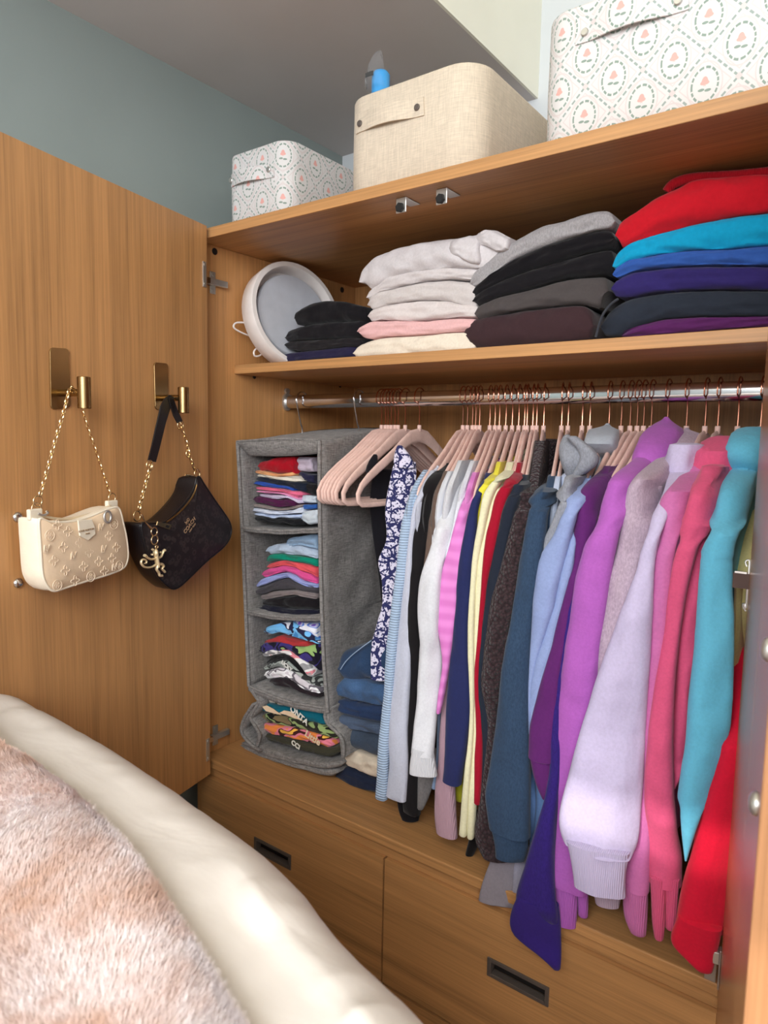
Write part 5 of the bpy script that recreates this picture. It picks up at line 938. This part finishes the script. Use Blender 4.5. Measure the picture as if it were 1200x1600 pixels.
pile('tees in the bottom cell of the organizer', T, [
 ('folded_tshirt', 'cream tee with an olive motif on top of the bottom cell', (222, 205, 188), 'print_cream', [(404, 1088), (420, 1090), (438, 1096), (456, 1101), (503, 1110)], [(405, 1097), (424, 1101), (441, 1103), (458, 1105), (503, 1114)], dict(layers=1)),
 ('folded_tshirt', 'teal tee with white capital letters and a cream shape', (12, 105, 125), 'jersey', [(401, 1099), (424, 1102), (441, 1104), (458, 1105), (480, 1108), (505, 1114)], [(402, 1105), (409, 1111), (435, 1116), (455, 1122), (474, 1127), (492, 1131), (510, 1136)], dict(layers=1, y=CY-.012)),
 ('folded_tshirt', 'camouflage-coloured tee in the bottom cell', (46, 44, 36), 'print_camo', [(409, 1114), (435, 1117), (455, 1123), (474, 1128), (492, 1132), (508, 1137), (527, 1146)], [(409, 1127), (435, 1134), (460, 1137), (484, 1145), (508, 1152), (527, 1158)], dict(layers=1, y=CY-.012)),
 ('folded_tshirt', 'orange and pink printed tee with a cream script word', (240, 140, 70), 'print_orange', [(408, 1129), (435, 1135), (460, 1138), (484, 1146), (508, 1153), (522, 1160)], [(408, 1141), (420, 1147), (438, 1152), (460, 1156), (484, 1162), (518, 1169)], dict(layers=1, y=CY-.014)),
 ('folded_tshirt', 'olive drab tee with white letters at the very bottom', (68, 66, 52), 'jersey', [(412, 1145), (420, 1148), (438, 1153), (460, 1157), (484, 1163), (516, 1170), (532, 1164)], [(414, 1155), (435, 1162), (461, 1171), (484, 1177), (513, 1184), (532, 1176)], dict(layers=1, y=CY-.014))], CY, 0.22)
def lettering(parent, text, u, v, y, h, mat, rot=0.0, shear=0.0, name='printed_word'):
    cu = bpy.data.curves.new(name, 'FONT'); cu.body = text; cu.size = h; cu.extrude = 0.0004; cu.align_x = 'CENTER'; cu.align_y = 'CENTER'; cu.shear = shear; cu.materials.append(mat); cu.offset = 0.0006
    o = bpy.data.objects.new(name, cu); COL.objects.link(o); p = ay(y, u, v); o.location = tuple(map(float, p)); o.rotation_euler = (math.pi/2, rot, 0); return text_mesh(o, parent)
def find(s): return [o for o in COL.objects if o.get('label', '').startswith(s)][0]
INKW = plain('white_ink', (232, 230, 220), 0.7); INKC = plain('cream_ink', (236, 208, 176), 0.7); INKG = plain('grey_ink', (226, 226, 222), 0.7)
tl = find('teal tee'); lettering(tl, 'ONTA', 467, 1118, CY-.021, 0.020, INKW, math.radians(24))
m = MB(); ol = [ay(CY-.0195, *q) for q in ((436, 1114), (444, 1110), (456, 1112), (466, 1120), (474, 1126), (460, 1122), (448, 1117))]; m.prism(ol, (0, -.001, 0), (0, .0, 0)); m.build('printed_shape', INKC, tl)
m = MB(); ol = [ay(CY-.0195, *q) for q in ((410, 1104), (417, 1102), (428, 1108), (440, 1117), (430, 1115), (416, 1111))]; m.prism(ol, (0, -.001, 0), (0, .0, 0)); m.build('printed_shape', INKC, tl)
og = find('orange and pink'); lettering(og, 'Little', 488, 1153, CY-.022, 0.022, INKC, math.radians(14), 0.15)
ol_ = find('olive drab'); lettering(ol_, 'CCI', 462, 1164, CY-.022, 0.016, INKW, math.radians(16))
gg = find('grey-green tee'); lettering(gg, 'UCKY', 448, 1041, CY-.010, 0.013, INKG, math.radians(24))
# jeans beside the organizer
pile('jeans stacked beside the organizer', 'jeans', [
 ('folded_jeans', 'dark blue jeans with pale stitching on top of the jeans stack', (44, 66, 98), 'denim', [(525, 1034), (547, 1019), (568, 1003), (581, 997), (612, 985), (640, 985)], [(530, 1056), (552, 1061), (573, 1067), (602, 1073), (640, 1078)], dict(layers=1)),
 ('folded_jeans', 'mid blue jeans second in the jeans stack', (66, 94, 132), 'denim', [(523, 1072), (531, 1058), (552, 1063), (573, 1068), (602, 1074), (640, 1080)], [(523, 1085), (530, 1092), (547, 1099), (573, 1104), (602, 1107), (640, 1110)], dict(layers=1, amp=.004)),
 ('folded_jeans', 'indigo jeans third in the jeans stack', (40, 58, 92), 'denim', [(520, 1099), (530, 1093), (547, 1100), (573, 1105), (602, 1108), (640, 1111)], [(519, 1110), (533, 1119), (560, 1126), (602, 1135), (640, 1140)]),
 ('folded_jeans', 'grey-blue jeans fourth in the jeans stack', (78, 92, 116), 'denim', [(521, 1118), (533, 1120), (560, 1127), (602, 1136), (640, 1142)], [(523, 1132), (536, 1140), (563, 1144), (602, 1153), (640, 1160)]),
 ('folded_jeans', 'washed charcoal-blue jeans fifth in the jeans stack', (66, 78, 96), 'denim', [(527, 1142), (536, 1141), (563, 1146), (602, 1154), (640, 1162)], [(530, 1158), (541, 1170), (563, 1177), (602, 1192), (640, 1200)], dict(layers=1)),
 ('folded_trousers', 'cream trousers near the bottom of the jeans stack', (222, 206, 186), 'jersey', [(541, 1172), (560, 1179), (602, 1194), (640, 1204)], [(537, 1197), (563, 1211), (602, 1228), (640, 1236)], dict(layers=1, amp=.004)),
 ('folded_jeans', 'dark navy jeans at the bottom of the jeans stack', (30, 38, 60), 'denim', [(522, 1207), (537, 1201), (560, 1212), (602, 1229), (640, 1238)], [(528, 1220), (545, 1231), (570, 1238), (602, 1246), (640, 1254)])], 0.105, 0.22, nose=0.9)
tj = find('dark blue jeans')
m = MB(); m.tube(curve_pts([ay(.1015, *q) for q in ((532, 1046), (540, 1034), (552, 1022), (566, 1011), (580, 1001))], 24), 0.0011, 6); m.build('stitching', plain('pale_thread', (150, 168, 196), 0.8), tj, True)
# ================================================================== HOOKS AND HANDBAGS ON THE LEFT DOOR
DM = Matrix(((-DD[0], 0, DN[0]), (-DD[1], 0, DN[1]), (0, 1, 0)))       # columns: right along the door, up, out of the door
def door_hook(pl, peg, cyl_, label):
    c = at_door(*peg, 0.0); t = empty('door_hook', c, label, 'hook', 'brass hooks on the left door')
    pts = [at_door(u, v, 0.0) for u, v in pl]; cc = sum(pts)/4; out = []
    for i in range(4):                                     # rounded corners
        a, b, d = pts[i-1], pts[i], pts[(i+1) % 4]; r = 0.006; e1 = (a-b)/np.linalg.norm(a-b)*r; e2 = (d-b)/np.linalg.norm(d-b)*r
        out += [b+e1, b+(e1+e2)*0.3, b+e2]
    m = MB(); m.prism(out, DN*0.0002, DN*0.003, 0.0006); m.build('back_plate', BRASS, t)
    m = MB(); m.cyl(c+DN*.003, c+DN*.052, 0.0062, 16); m.build('peg', BRASS, t, True)
    (u0, v0), (u1, v1) = cyl_; P0 = at_door((u0+u1)/2, v0, .055); P1 = at_door((u0+u1)/2, v1, .055)
    Pc = c+DN*.055; h = abs(P0[2]-P1[2])/2
    m = MB(); zc_ = (P0[2]+P1[2])/2; m.cyl((Pc[0], Pc[1], zc_+h), (Pc[0], Pc[1], zc_-h), 0.0105, 24, 0.0008); o = m.build('crossbar', BRASS, t, True)
    e = o.modifiers.new('e', 'EDGE_SPLIT'); e.split_angle = 0.6
    return c
k1 = door_hook([(76, 543), (106, 545), (109, 637), (78, 640)], (93, 614), ((114, 588), (134, 638)), 'brushed brass hook on the left door holding the cream handbag')
k2 = door_hook([(239, 566), (261, 568), (262, 642), (241, 640)], (252, 622), ((271, 604), (285, 645)), 'brushed brass hook on the left door holding the black handbag')
def outline(px, off, n=90, loop=True):
    P = [V(tuple(map(float, at_door(u, v, off)))) for u, v in px]; m = len(P); d = []
    for i in range(m):
        p0, p1, p2, p3 = P[i-1], P[i], P[(i+1) % m], P[(i+2) % m]
        for j in range(4):
            t = j/4; d.append(0.5*((2*p1)+(p2-p0)*t+(2*p0-5*p1+4*p2-p3)*t*t+(3*p1-p0-3*p2+p3)*t**3))
    return d
def bag(name, label, px, off, body_mat, front_mat, pipe_mat, grp='handbags on the left door'):
    c = at_door(px[0][0], px[0][1], off); t = empty(name, c, label, 'handbag', grp)
    O = outline(px, off); ctr = sum(O, V())/len(O); n = V(tuple(DN))
    def r(k, o): return [p + (ctr-p)*k + n*(o-off) for p in O]
    m = MB(); m.rings([r(.12, .010), r(.03, .013), r(0, .022), r(-.012, .040), r(0, off-.006), r(.015, off-.003)]); m.build('bag_body', body_mat, t, True)
    m = MB(); rg = [r(.012, off-.004), r(.02, off), r(.10, off+.003), r(.45, off+.006), r(.9, off+.007)]
    m.rings(rg); m.build('front_panel', front_mat, t, True)
    m = MB(); m.tube(r(.004, off-.001), 0.0022, 8, loop=True); m.build('piping', pipe_mat, t, True)
    return t
def P1(X, Y): return (20+X/6.316, 760+Y/6.316)
px1 = [P1(*q) for q in ((268, 320), (350, 345), (430, 352), (520, 352), (640, 337), (760, 300), (880, 250), (1000, 208), (1050, 215), (1075, 280), (1095, 370), (1120, 480), (1140, 640), (1132, 740), (1090, 810), (950, 870), (750, 930), (560, 990), (430, 1032), (365, 1012), (312, 930), (290, 820), (276, 600), (266, 450))]
OFF1 = 0.062
bag1 = bag('handbag', 'small cream embossed leather handbag on a gold chain, hanging from the left-hand brass hook', px1, OFF1, CREAMLEATHER, CREAMFRONT, CREAMLEATHER)
def chain(pts, r, ra, rb, parent, name='chain', flat=False):
    C_ = curve_pts(pts, 200); d = [0]
    for a, b in zip(C_, C_[1:]): d.append(d[-1]+(b-a).length)
    L = d[-1]; n = max(3, int(L/(ra*1.55))); m = MB(); k = 0
    for i in range(n):
        s = L*(i+.5)/n
        while k < len(d)-2 and d[k+1] < s: k += 1
        f = (s-d[k])/max(1e-9, d[k+1]-d[k]); p = C_[k].lerp(C_[k+1], f); t = (C_[k+1]-C_[k]).normalized(); nn = V(tuple(DN)); b = t.cross(nn).normalized(); nn = b.cross(t).normalized()
        ang = (0.35 if i % 2 else 1.25) if not flat else (0.1 if i % 2 else 1.5); w_ = b*math.cos(ang)+nn*math.sin(ang)
        m.torus(p, t, w_, ra, rb, r, 12, 6)
    o = m.build(name, GOLD, parent, True); o['label'] = 'gold chain'; return o
chain([at_door(*q, o) for q, o in (((112, 604), .030), ((107, 614), .034), ((99, 646), .036), ((86, 690), .038), ((74, 734), .040), ((66, 762), .042), ((62, 775), .042))], 0.00115, 0.0056, 0.0036, bag1)
chain([at_door(*q, o) for q, o in (((112, 604), .030), ((118, 612), .028), ((127, 636), .026), ((135, 662), .028), ((149, 702), .034), ((162, 742), .038), ((172, 772), .040))], 0.0010, 0.0050, 0.0031, bag1)
DDv = V(tuple(DD))
for (u, v), rr in (((59, 783), .0085), ((57, 795), .0095), ((175, 778), .0085)):
    m = MB(); m.torus(at_door(u, v, .042), DDv, V((0, 0, 1)), rr*.9, rr, 0.0013, 20, 8); m.build('ring', GOLD, bag1, True)
for (u, v) in ((54, 801), (174, 787)):
    m = MB(); c = at_door(u, v, .042); m.box((-.012, -.011, -.004), (.012, .006, .004), lambda x, y, z: c + -DD*x + np.array([0, 0, y]) + DN*z); bevel(m.build('tab', CREAMLEATHER, bag1), .002)
# zip along the mouth, key ring and hexagonal brand tab
m = MB(); m.tube(curve_pts([at_door(*P1(*q), .045) for q in ((290, 292), (430, 318), (560, 318), (720, 285), (880, 225), (960, 190))], 40), 0.0022, 8); m.build('zipper', plain('zip_beige', (206, 186, 156), 0.5), bag1, True)
m = MB(); m.tube(curve_pts([at_door(*P1(*q), .052) for q in ((250, 270), (300, 285), (345, 262), (330, 245))], 20), 0.0018, 8); m.build('zip_pull', STEEL, bag1, True)
m = MB(); c = at_door(*P1(935, 300), OFF1+.009); m.torus(c, DDv, V((0, 0, 1)), .0075, .0095, .0022, 18, 8); m.build('eyelet_ring', STEEL, bag1, True)
tabp = [at_door(*P1(*q), OFF1+.008) for q in ((632, 335), (770, 322), (800, 400), (806, 470), (735, 532), (650, 488), (640, 430))]
m = MB(); m.prism(tabp, DN*0, DN*.003, .001); tb = m.build('brand_tab', CREAMLEATHER, bag1)
def door_text(parent, text, u, v, off, size, mat, rot=0.0, name='lettering', ext=0.0005, thick=0.0):
    cu = bpy.data.curves.new(name, 'FONT'); cu.body = text; cu.size = size; cu.extrude = ext; cu.offset = thick; cu.align_x = 'CENTER'; cu.align_y = 'CENTER'; cu.materials.append(mat)
    o = bpy.data.objects.new(name, cu); COL.objects.link(o); M = DM.copy() @ Matrix.Rotation(rot, 3, 'Z'); mm = M.to_4x4(); mm.translation = V(tuple(map(float, at_door(u, v, off)))); o.matrix_world = mm
    return text_mesh(o, parent)
INKT = plain('tan_ink', (150, 122, 92), 0.6)
door_text(tb, 'LOUIS VUITTON', *P1(728, 432), OFF1+.0113, 0.0042, INKT, .05); door_text(tb, 'PARIS', *P1(740, 466), OFF1+.0113, 0.0035, INKT, .05)
EMB = plain('embossed_highlight', (234, 212, 186), 0.42)
for X, Y in ((595, 690), (895, 620), (868, 408), (330, 620), (1000, 800)):
    q = P1(X, Y); door_text(bag1, 'L', q[0]-1.2, q[1]+.8, OFF1+.0068, 0.017, EMB, -.1, 'embossed_letter', .0011, -.0002); door_text(bag1, 'V', q[0]+1.2, q[1]-.8, OFF1+.0068, 0.017, EMB, -.1, 'embossed_letter', .0011, -.0002)
m = MB()
def inplane(u, v, off, dx, dy): return at_door(u, v, off) - DD*dx + np.array([0, 0, dy])
for X, Y in ((365, 485), (1000, 372), (770, 890), (440, 975), (1050, 785)):
    u, v = P1(X, Y); m.tube([inplane(u, v, OFF1+.0066, .0085*math.cos(a), .0085*math.sin(a)) for a in [2*math.pi*i/20 for i in range(20)]], .0006, 5, loop=True)
    for k in range(4):
        a0 = k*math.pi/2; m.tube([inplane(u, v, OFF1+.0066, .0035*math.cos(a0)+.0022*math.cos(a), .0035*math.sin(a0)+.0022*math.sin(a)) for a in [2*math.pi*i/10 for i in range(10)]], .0005, 4, loop=True)
for X, Y in ((545, 445), (405, 735), (755, 650), (615, 930), (1025, 600), (500, 600), (660, 555), (520, 830), (700, 790), (950, 490), (850, 740), (980, 710), (905, 835), (440, 380)):
    u, v = P1(X, Y); s = .0085
    pts = []
    for i in range(32):
        a = 2*math.pi*i/32; rr = s*(0.42+0.58*abs(math.cos(2*a))**1.6); pts.append(inplane(u, v, OFF1+.0064, rr*math.cos(a), rr*math.sin(a)))
    m.tube(pts, .0006, 5, loop=True)
o = m.build('embossed_flowers', EMB, bag1, True); o['label'] = 'embossed four-petal flowers and rings'
# --- black bag
def P2(X, Y): return (200+X/6.96, 700+Y/6.96)
px2 = [P2(*q) for q in ((150, 830), (230, 822), (330, 820), (420, 795), (560, 665), (680, 515), (730, 405), (750, 325), (785, 318), (830, 390), (950, 570), (1060, 725), (1110, 810), (1128, 890), (1105, 990), (1030, 1090), (850, 1240), (660, 1425), (570, 1505), (500, 1535), (430, 1500), (330, 1395), (230, 1200), (172, 1000))]
OFF2 = 0.060
bag2 = bag('handbag', 'black shoulder bag with gold chain strap, hanging tilted from the right-hand brass hook', px2, OFF2, BLACKLEATHER, SIGN, BLACKLEATHER)
def ribbon(px, off, name):
    m = MB(); m.prism([at_door(u, v, off) for u, v in px], DN*0, DN*.0028, .0004); o = m.build(name, BLACKLEATHER, bag2); return o
ribbon([(250, 634), (256, 623), (264, 617), (271, 621), (266, 634), (258, 660), (248, 700), (242, 722), (230, 720), (236, 696), (245, 655)], .034, 'strap')
ribbon([(266, 618), (271, 626), (276, 640), (284, 658), (276, 661), (270, 650), (265, 634), (262, 622)], .036, 'strap')
chain([at_door(*q, .036) for q in ((236, 724), (233, 736), (227, 758), (221, 780), (217, 797))], 0.0014, 0.0062, 0.0042, bag2)
chain([at_door(*q, .038) for q in ((281, 660), (286, 674), (291, 690), (296, 710), (301, 726), (306, 736))], 0.0014, 0.0062, 0.0042, bag2)
for (u, v) in ((234, 727), (214, 806), (282, 664), (308, 740)):
    m = MB(); m.torus(at_door(u, v, .036), DDv, V((0, 0, 1)), .0085, .0095, 0.0014, 20, 8); m.build('ring', GOLD, bag2, True)
m = MB(); m.torus(at_door(294, 709, .038), DDv, V((0, 0, 1)), .006, .007, 0.0016, 16, 8); m.build('ring', GOLD, bag2, True)
m = MB(); m.tube(curve_pts([at_door(*P2(*q), OFF2+.0035) for q in ((420, 806), (480, 765), (580, 680), (670, 575), (725, 480), (748, 400))], 60), 0.0018, 8); m.build('zipper', plain('zip_brass', (150, 120, 78), 0.35, 1.0), bag2, True)
m = MB(); m.tube(curve_pts([at_door(*P2(*q), .040) for q in ((620, 292), (690, 300), (740, 330))], 12), 0.0025, 8); m.build('zip_end', GOLD, bag2, True)
m = MB(); zp = [at_door(*P2(*q), OFF2+.0075) for q in ((312, 797), (470, 836), (446, 890), (300, 838))]; m.prism(zp, DN*0, DN*.0022, .0008); zo = m.build('zip_pull', GOLD, bag2)
m = MB(); m.prism([at_door(*P2(*q), OFF2+.0098) for q in ((420, 838), (452, 846), (440, 872), (410, 860))], DN*0, DN*.0003); m.build('pull_slot', BLACK, zo)
LG = plain('logo_gold', (214, 176, 140), 0.35, 0.6)
door_text(bag2, 'COACH', *P2(672, 842), OFF2+.0076, 0.0115, LG, .68, 'lettering', .0004, .0002); door_text(bag2, 'NEW YORK', *P2(702, 868), OFF2+.0076, 0.0046, LG, .68)
m = MB(); u, v = P2(645, 796)                    # small horse-and-carriage emblem above the word
def em(dx, dy): c_, s_ = math.cos(.68), math.sin(.68); return inplane(u, v, OFF2+.0076, dx*c_-dy*s_, dx*s_+dy*c_)
for cx in (.0012, .0052): m.tube([em(cx+.0018*math.cos(a), -.002+.0018*math.sin(a)) for a in [2*math.pi*i/12 for i in range(12)]], .00035, 4, loop=True)
m.tube([em(*q) for q in ((.0, .0005), (.002, .003), (.0055, .003), (.007, .0005))], .0005, 5)
m.tube([em(*q) for q in ((0, 0), (-.003, .0005), (-.0055, .001), (-.0065, .0035))], .0007, 5)
for xx in (-.0025, -.0035, -.0055): m.tube([em(xx, .0005), em(xx-.0006, -.0035)], .0004, 4)
m.build('carriage_emblem', LG, bag2, True)
# --- charm clipped to the black bag
OC = OFF2+.014
charm = empty('bag_charm', at_door(*P2(300, 1150), OC), 'pale gold monkey-shaped key charm clipped to the black handbag', 'keyring')
m = MB(); m.tube(curve_pts([at_door(*P2(*q), OC) for q in ((140, 715), (165, 770), (215, 835), (262, 885))], 20), [0.0016+.0008*math.sin(i*.5) for i in range(len(curve_pts([at_door(*P2(*q), OC) for q in ((140, 715), (165, 770), (215, 835), (262, 885))], 20)))], 8); m.build('clasp', GOLD, charm, True)
for X, Y, r_ in ((285, 910, .0075), (290, 1000, .0082), (312, 1075, .0030)):
    m = MB(); m.torus(at_door(*P2(X, Y), OC), DDv, V((0, 0, 1)), r_*1.05, r_, .0013, 22, 8); m.build('ring', GOLD, charm, True)
def limb(pts, rad, m): C_ = curve_pts([at_door(*P2(*q), OC) for q in pts], 24); m.tube(C_, [np.interp(i/(len(C_)-1), np.linspace(0, 1, len(rad)), rad) for i in range(len(C_))], 10, flat=0.7)
MG = plain('monkey_gold', (236, 214, 172), 0.32, 0.55)
m = MB()
limb([(312, 1110), (305, 1150), (312, 1210), (322, 1270), (322, 1300)], [.0030, .0058, .0055, .0058, .0050], m)            # trunk
limb([(300, 1100), (300, 1125), (300, 1150), (300, 1180)], [.0030, .0062, .0064, .0040], m)                               # head
limb([(262, 1165), (262, 1150)], [.0030, .0030], m); limb([(262, 1105), (270, 1100)], [.0026, .0026], m); limb([(355, 1130), (345, 1140)], [.0022, .0022], m)
limb([(320, 1200), (355, 1185), (372, 1155), (386, 1120), (398, 1112)], [.0030, .0030, .0028, .0032, .0040], m)           # raised arm
limb([(290, 1205), (250, 1210), (215, 1195), (190, 1172), (180, 1168)], [.0030, .0028, .0028, .0036, .0038], m)           # other arm
limb([(318, 1275), (312, 1320), (335, 1355), (345, 1385), (372, 1388)], [.0046, .0036, .0032, .0036, .0030], m)            # leg
limb([(335, 1265), (368, 1262), (385, 1285), (370, 1312), (390, 1335), (402, 1350)], [.0046, .0036, .0032, .0030, .0032, .0028], m)
limb([(300, 1270), (262, 1292), (215, 1300), (168, 1288), (142, 1250), (150, 1218), (178, 1212), (200, 1228), (196, 1252), (178, 1256)], [.0030, .0026, .0026, .0026, .0026, .0025, .0024, .0022, .002, .0016], m)
m.build('monkey_figure', MG, charm, True)

# ================================================================== THE BED
ZB = 1.06
edge_px = [(0, 1083), (60, 1108), (100, 1130), (200, 1190), (300, 1258), (400, 1330), (470, 1395), (530, 1470), (600, 1540), (660, 1600)]
E0 = [az(ZB, u, v)[:2] for u, v in edge_px]
EX = [np.array((0.03, -0.65)), np.array((0.09, -0.605))] + E0 + [E0[-1]*1.0+(E0[-1]-E0[-3])*.6+np.array((0, -.01)), E0[-1]+(E0[-1]-E0[-3])*1.6+np.array((0, -.05))]
EXs = [V((float(p[0]), float(p[1]), 0)) for p in EX]; EC = curve_pts(EXs, 240)
def cotton():
    m_, nt, b = newmat('white_cotton'); E.nt = nt; b.inputs['Base Color'].default_value = lin((224, 215, 208)); b.inputs['Roughness'].default_value = 0.95; b.inputs['Specular IOR Level'].default_value = 0.1
    n = ntex(nt, coords(nt, 'Object', (1, 2.2, 1)), 8, 3, 0.5, 0.5); n2 = ntex(nt, coords(nt), 300, 2); bump(nt, b, E(n)*1.0+E(n2)*0.03, 0.22, 0.012); return m_
DUV = cotton()
FLZ = 0.12
bed = empty('bed', (0.6, -1.5, FLZ), 'bed under the white duvet in the foreground', 'bed')
m = MB(); m.box((-.02, -2.3, .62), (1.05, -.82, 1.02)); bevel(m.build('mattress', paint('mattress_ticking', (222, 218, 212)), bed), .03)
m = MB(); m.box((-.03, -2.31, .36), (1.06, -.81, .62)); bevel(m.build('bed_base', fabric((150, 140, 132), 'canvas'), bed), .01)
for x in (0.0, 1.0):
    for y in (-2.25, -.85): m = MB(); m.cyl((x, y, FLZ), (x, y, .36), .025, 14); m.build('leg', BRONZE, bed)
def bedtop(x, y): return 0.003*noise.noise(V((x*5, y*5, 3))) + 0.0015*noise.noise(V((x*14, y*11, 8))) + 0.002*noise.noise(V((x*40, y*22, 2)))
a_, b_ = 0.085, 0.10; verts, faces = [], []
sec = []
for k in range(8): sec.append(('f', 0.60*(1-k/8)**1.0 + 0.0))
NC = len(EC); rows = []
for i, p in enumerate(EC):
    t_ = EC[min(i+1, NC-1)]-EC[max(i-1, 0)]; nrm_ = V((-t_.y, t_.x, 0)).normalized()
    if nrm_.y < 0: nrm_ = -nrm_
    row = []
    dv = np.array([p.x, p.y, ZB]) - CAM; tq = -dv[2]*a_/(b_*max(.05, dv[0]*nrm_.x+dv[1]*nrm_.y)); tha = min(1.25, math.atan(tq))
    c0 = p - nrm_*(a_*math.sin(tha)); zc_ = ZB - math.cos(tha)*b_
    for k in range(40):                      # flat top from far inside to the shoulder
        s_ = 0.95*(1-k/39.0)**1.15; q = c0 - nrm_*s_
        row.append((q.x, q.y, min(zc_+b_, ZB+.03)+0.006*(1-math.exp(-s_/.12)) + bedtop(q.x, q.y)*min(1, .35+s_*4)))
    for k in range(1, 15):
        th = math.pi/2*k/14; q = c0 + nrm_*(a_*math.sin(th)); wob = 0.0015*noise.noise(V((q.x*9, th*2, 5)))
        row.append((q.x+nrm_.x*wob*th, q.y+nrm_.y*wob*th, zc_+b_*math.cos(th)+bedtop(q.x, q.y)*(1-th/2)))
    for k in range(1, 12):
        z = zc_ - 0.38*k/11; wob = 0.016*noise.noise(V((p.x*8, 2, 5)))*k/11 + .008*noise.noise(V((p.x*20, z*6, 5))); q = c0 + nrm_*(a_+wob)
        row.append((q.x, q.y, z))
    rows.append(row)
W_ = len(rows[0]); verts = [q for r in rows for q in r]
for i in range(NC-1):
    for k in range(W_-1): a = i*W_+k; faces.append((a, a+W_, a+W_+1, a+1))
du = mk('duvet', verts, faces, DUV, None, True); tag(du, 'plump white duvet spread over the bed in the foreground', 'duvet')
s = du.modifiers.new('s', 'SOLIDIFY'); s.thickness = 0.02; s.offset = -1 if False else 1
s.offset = -1
# fluffy throw
bpx = [(0, 1138), (60, 1170), (110, 1210), (160, 1255), (200, 1300), (250, 1370), (300, 1440), (350, 1520), (395, 1600)]
ZT = ZB + 0.055
BE = [az(ZT+.006, u, v)[:2] for u, v in bpx]
BE = [np.array((0.05, -.66)), np.array((.20, -.605))] + BE + [BE[-1]+np.array((.08, -.05)), BE[-1]+np.array((.2, -.15))]
BC = curve_pts([V((float(p[0]), float(p[1]), 0)) for p in BE], 200)
def furmat():
    m_, nt, b = newmat('fluffy_throw'); E.nt = nt; co = coords(nt)
    n = ntex(nt, co, 6.5, 4, 0.6, 0.6); n2 = ntex(nt, co, 60, 3)
    nt.links.new(ramp(nt, E(n)*0.8+E(n2)*0.2, [(0.36, lin((204, 168, 150))), (0.47, lin((217, 194, 187))), (0.56, lin((230, 218, 217)))]), b.inputs['Base Color'])
    b.inputs['Roughness'].default_value = 0.95; b.inputs['Sheen Weight'].default_value = 0.3; b.inputs['Specular IOR Level'].default_value = 0.1; return m_
FUR = furmat()
rows = []; NB = len(BC)
for i, p in enumerate(BC):
    t_ = BC[min(i+1, NB-1)]-BC[max(i-1, 0)]; nrm_ = V((-t_.y, t_.x, 0)).normalized()
    if nrm_.y < 0: nrm_ = -nrm_
    row = []
    for k in range(60):
        s_ = 0.9*(k/59.0)**1.3; q = p - nrm_*s_; lift = 0.012*(1-math.exp(-s_/.012))
        row.append((q.x, q.y, ZB+.044+lift*.6+bedtop(q.x, q.y)+.004*noise.noise(V((q.x*12, q.y*12, 6)))))
    rows.append(row)
W_ = 60; verts = [q for r in rows for q in r]; faces = []
for i in range(NB-1):
    for k in range(W_-1): a = i*W_+k; faces.append((a, a+1, a+W_+1, a+W_))
th = mk('throw_blanket', verts, faces, FUR, None, True); tag(th, 'fluffy pink and white mottled throw lying on the white duvet', 'blanket')
s = th.modifiers.new('s', 'SOLIDIFY'); s.thickness = 0.01; s.offset = -1 if False else -1
rng = np.random.default_rng(3); NBL = 230000
A_ = np.array(rows)                              # NB x 60 x 3
fi = rng.random(NBL)*(NB-1.001); fk = (rng.random(NBL)**0.9)*(W_-1.001); fk[:16000] = rng.random(16000)*1.2
i0 = fi.astype(int); k0 = fk.astype(int); fi -= i0; fk -= k0
base = (A_[i0, k0]*(1-fi)[:, None]*(1-fk)[:, None] + A_[i0+1, k0]*fi[:, None]*(1-fk)[:, None] + A_[i0, k0+1]*(1-fi)[:, None]*fk[:, None] + A_[i0+1, k0+1]*fi[:, None]*fk[:, None])
sx, sy = base[:, 0], base[:, 1]
flow = 2.2*np.sin(sx*9+1.5*np.sin(sy*7)) + 1.8*np.cos(sy*11-sx*4)+rng.normal(0, .5, NBL)
ln = rng.uniform(.004, .008, NBL); lean = rng.uniform(.35, .95, NBL)
tip = base + np.stack([np.cos(flow)*ln*lean, np.sin(flow)*ln*lean, ln*np.sqrt(1-lean**2*.8)], 1)
wd = np.stack([-np.sin(flow), np.cos(flow), np.zeros(NBL)], 1)*rng.uniform(.00035, .0006, NBL)[:, None]
allv = np.stack([base-wd, base+wd, tip], 1).reshape(-1, 3)
me = bpy.data.meshes.new('fur_pile'); me.vertices.add(len(allv)); me.vertices.foreach_set('co', allv.astype(np.float32).ravel())
me.loops.add(NBL*3); me.loops.foreach_set('vertex_index', np.arange(NBL*3, dtype=np.int32)); me.polygons.add(NBL); me.polygons.foreach_set('loop_start', np.arange(0, NBL*3, 3, dtype=np.int32))
me.update(calc_edges=True); me.materials.append(FUR); fo = bpy.data.objects.new('fur_pile', me); COL.objects.link(fo); fo.parent = th; fo['kind'] = 'stuff'
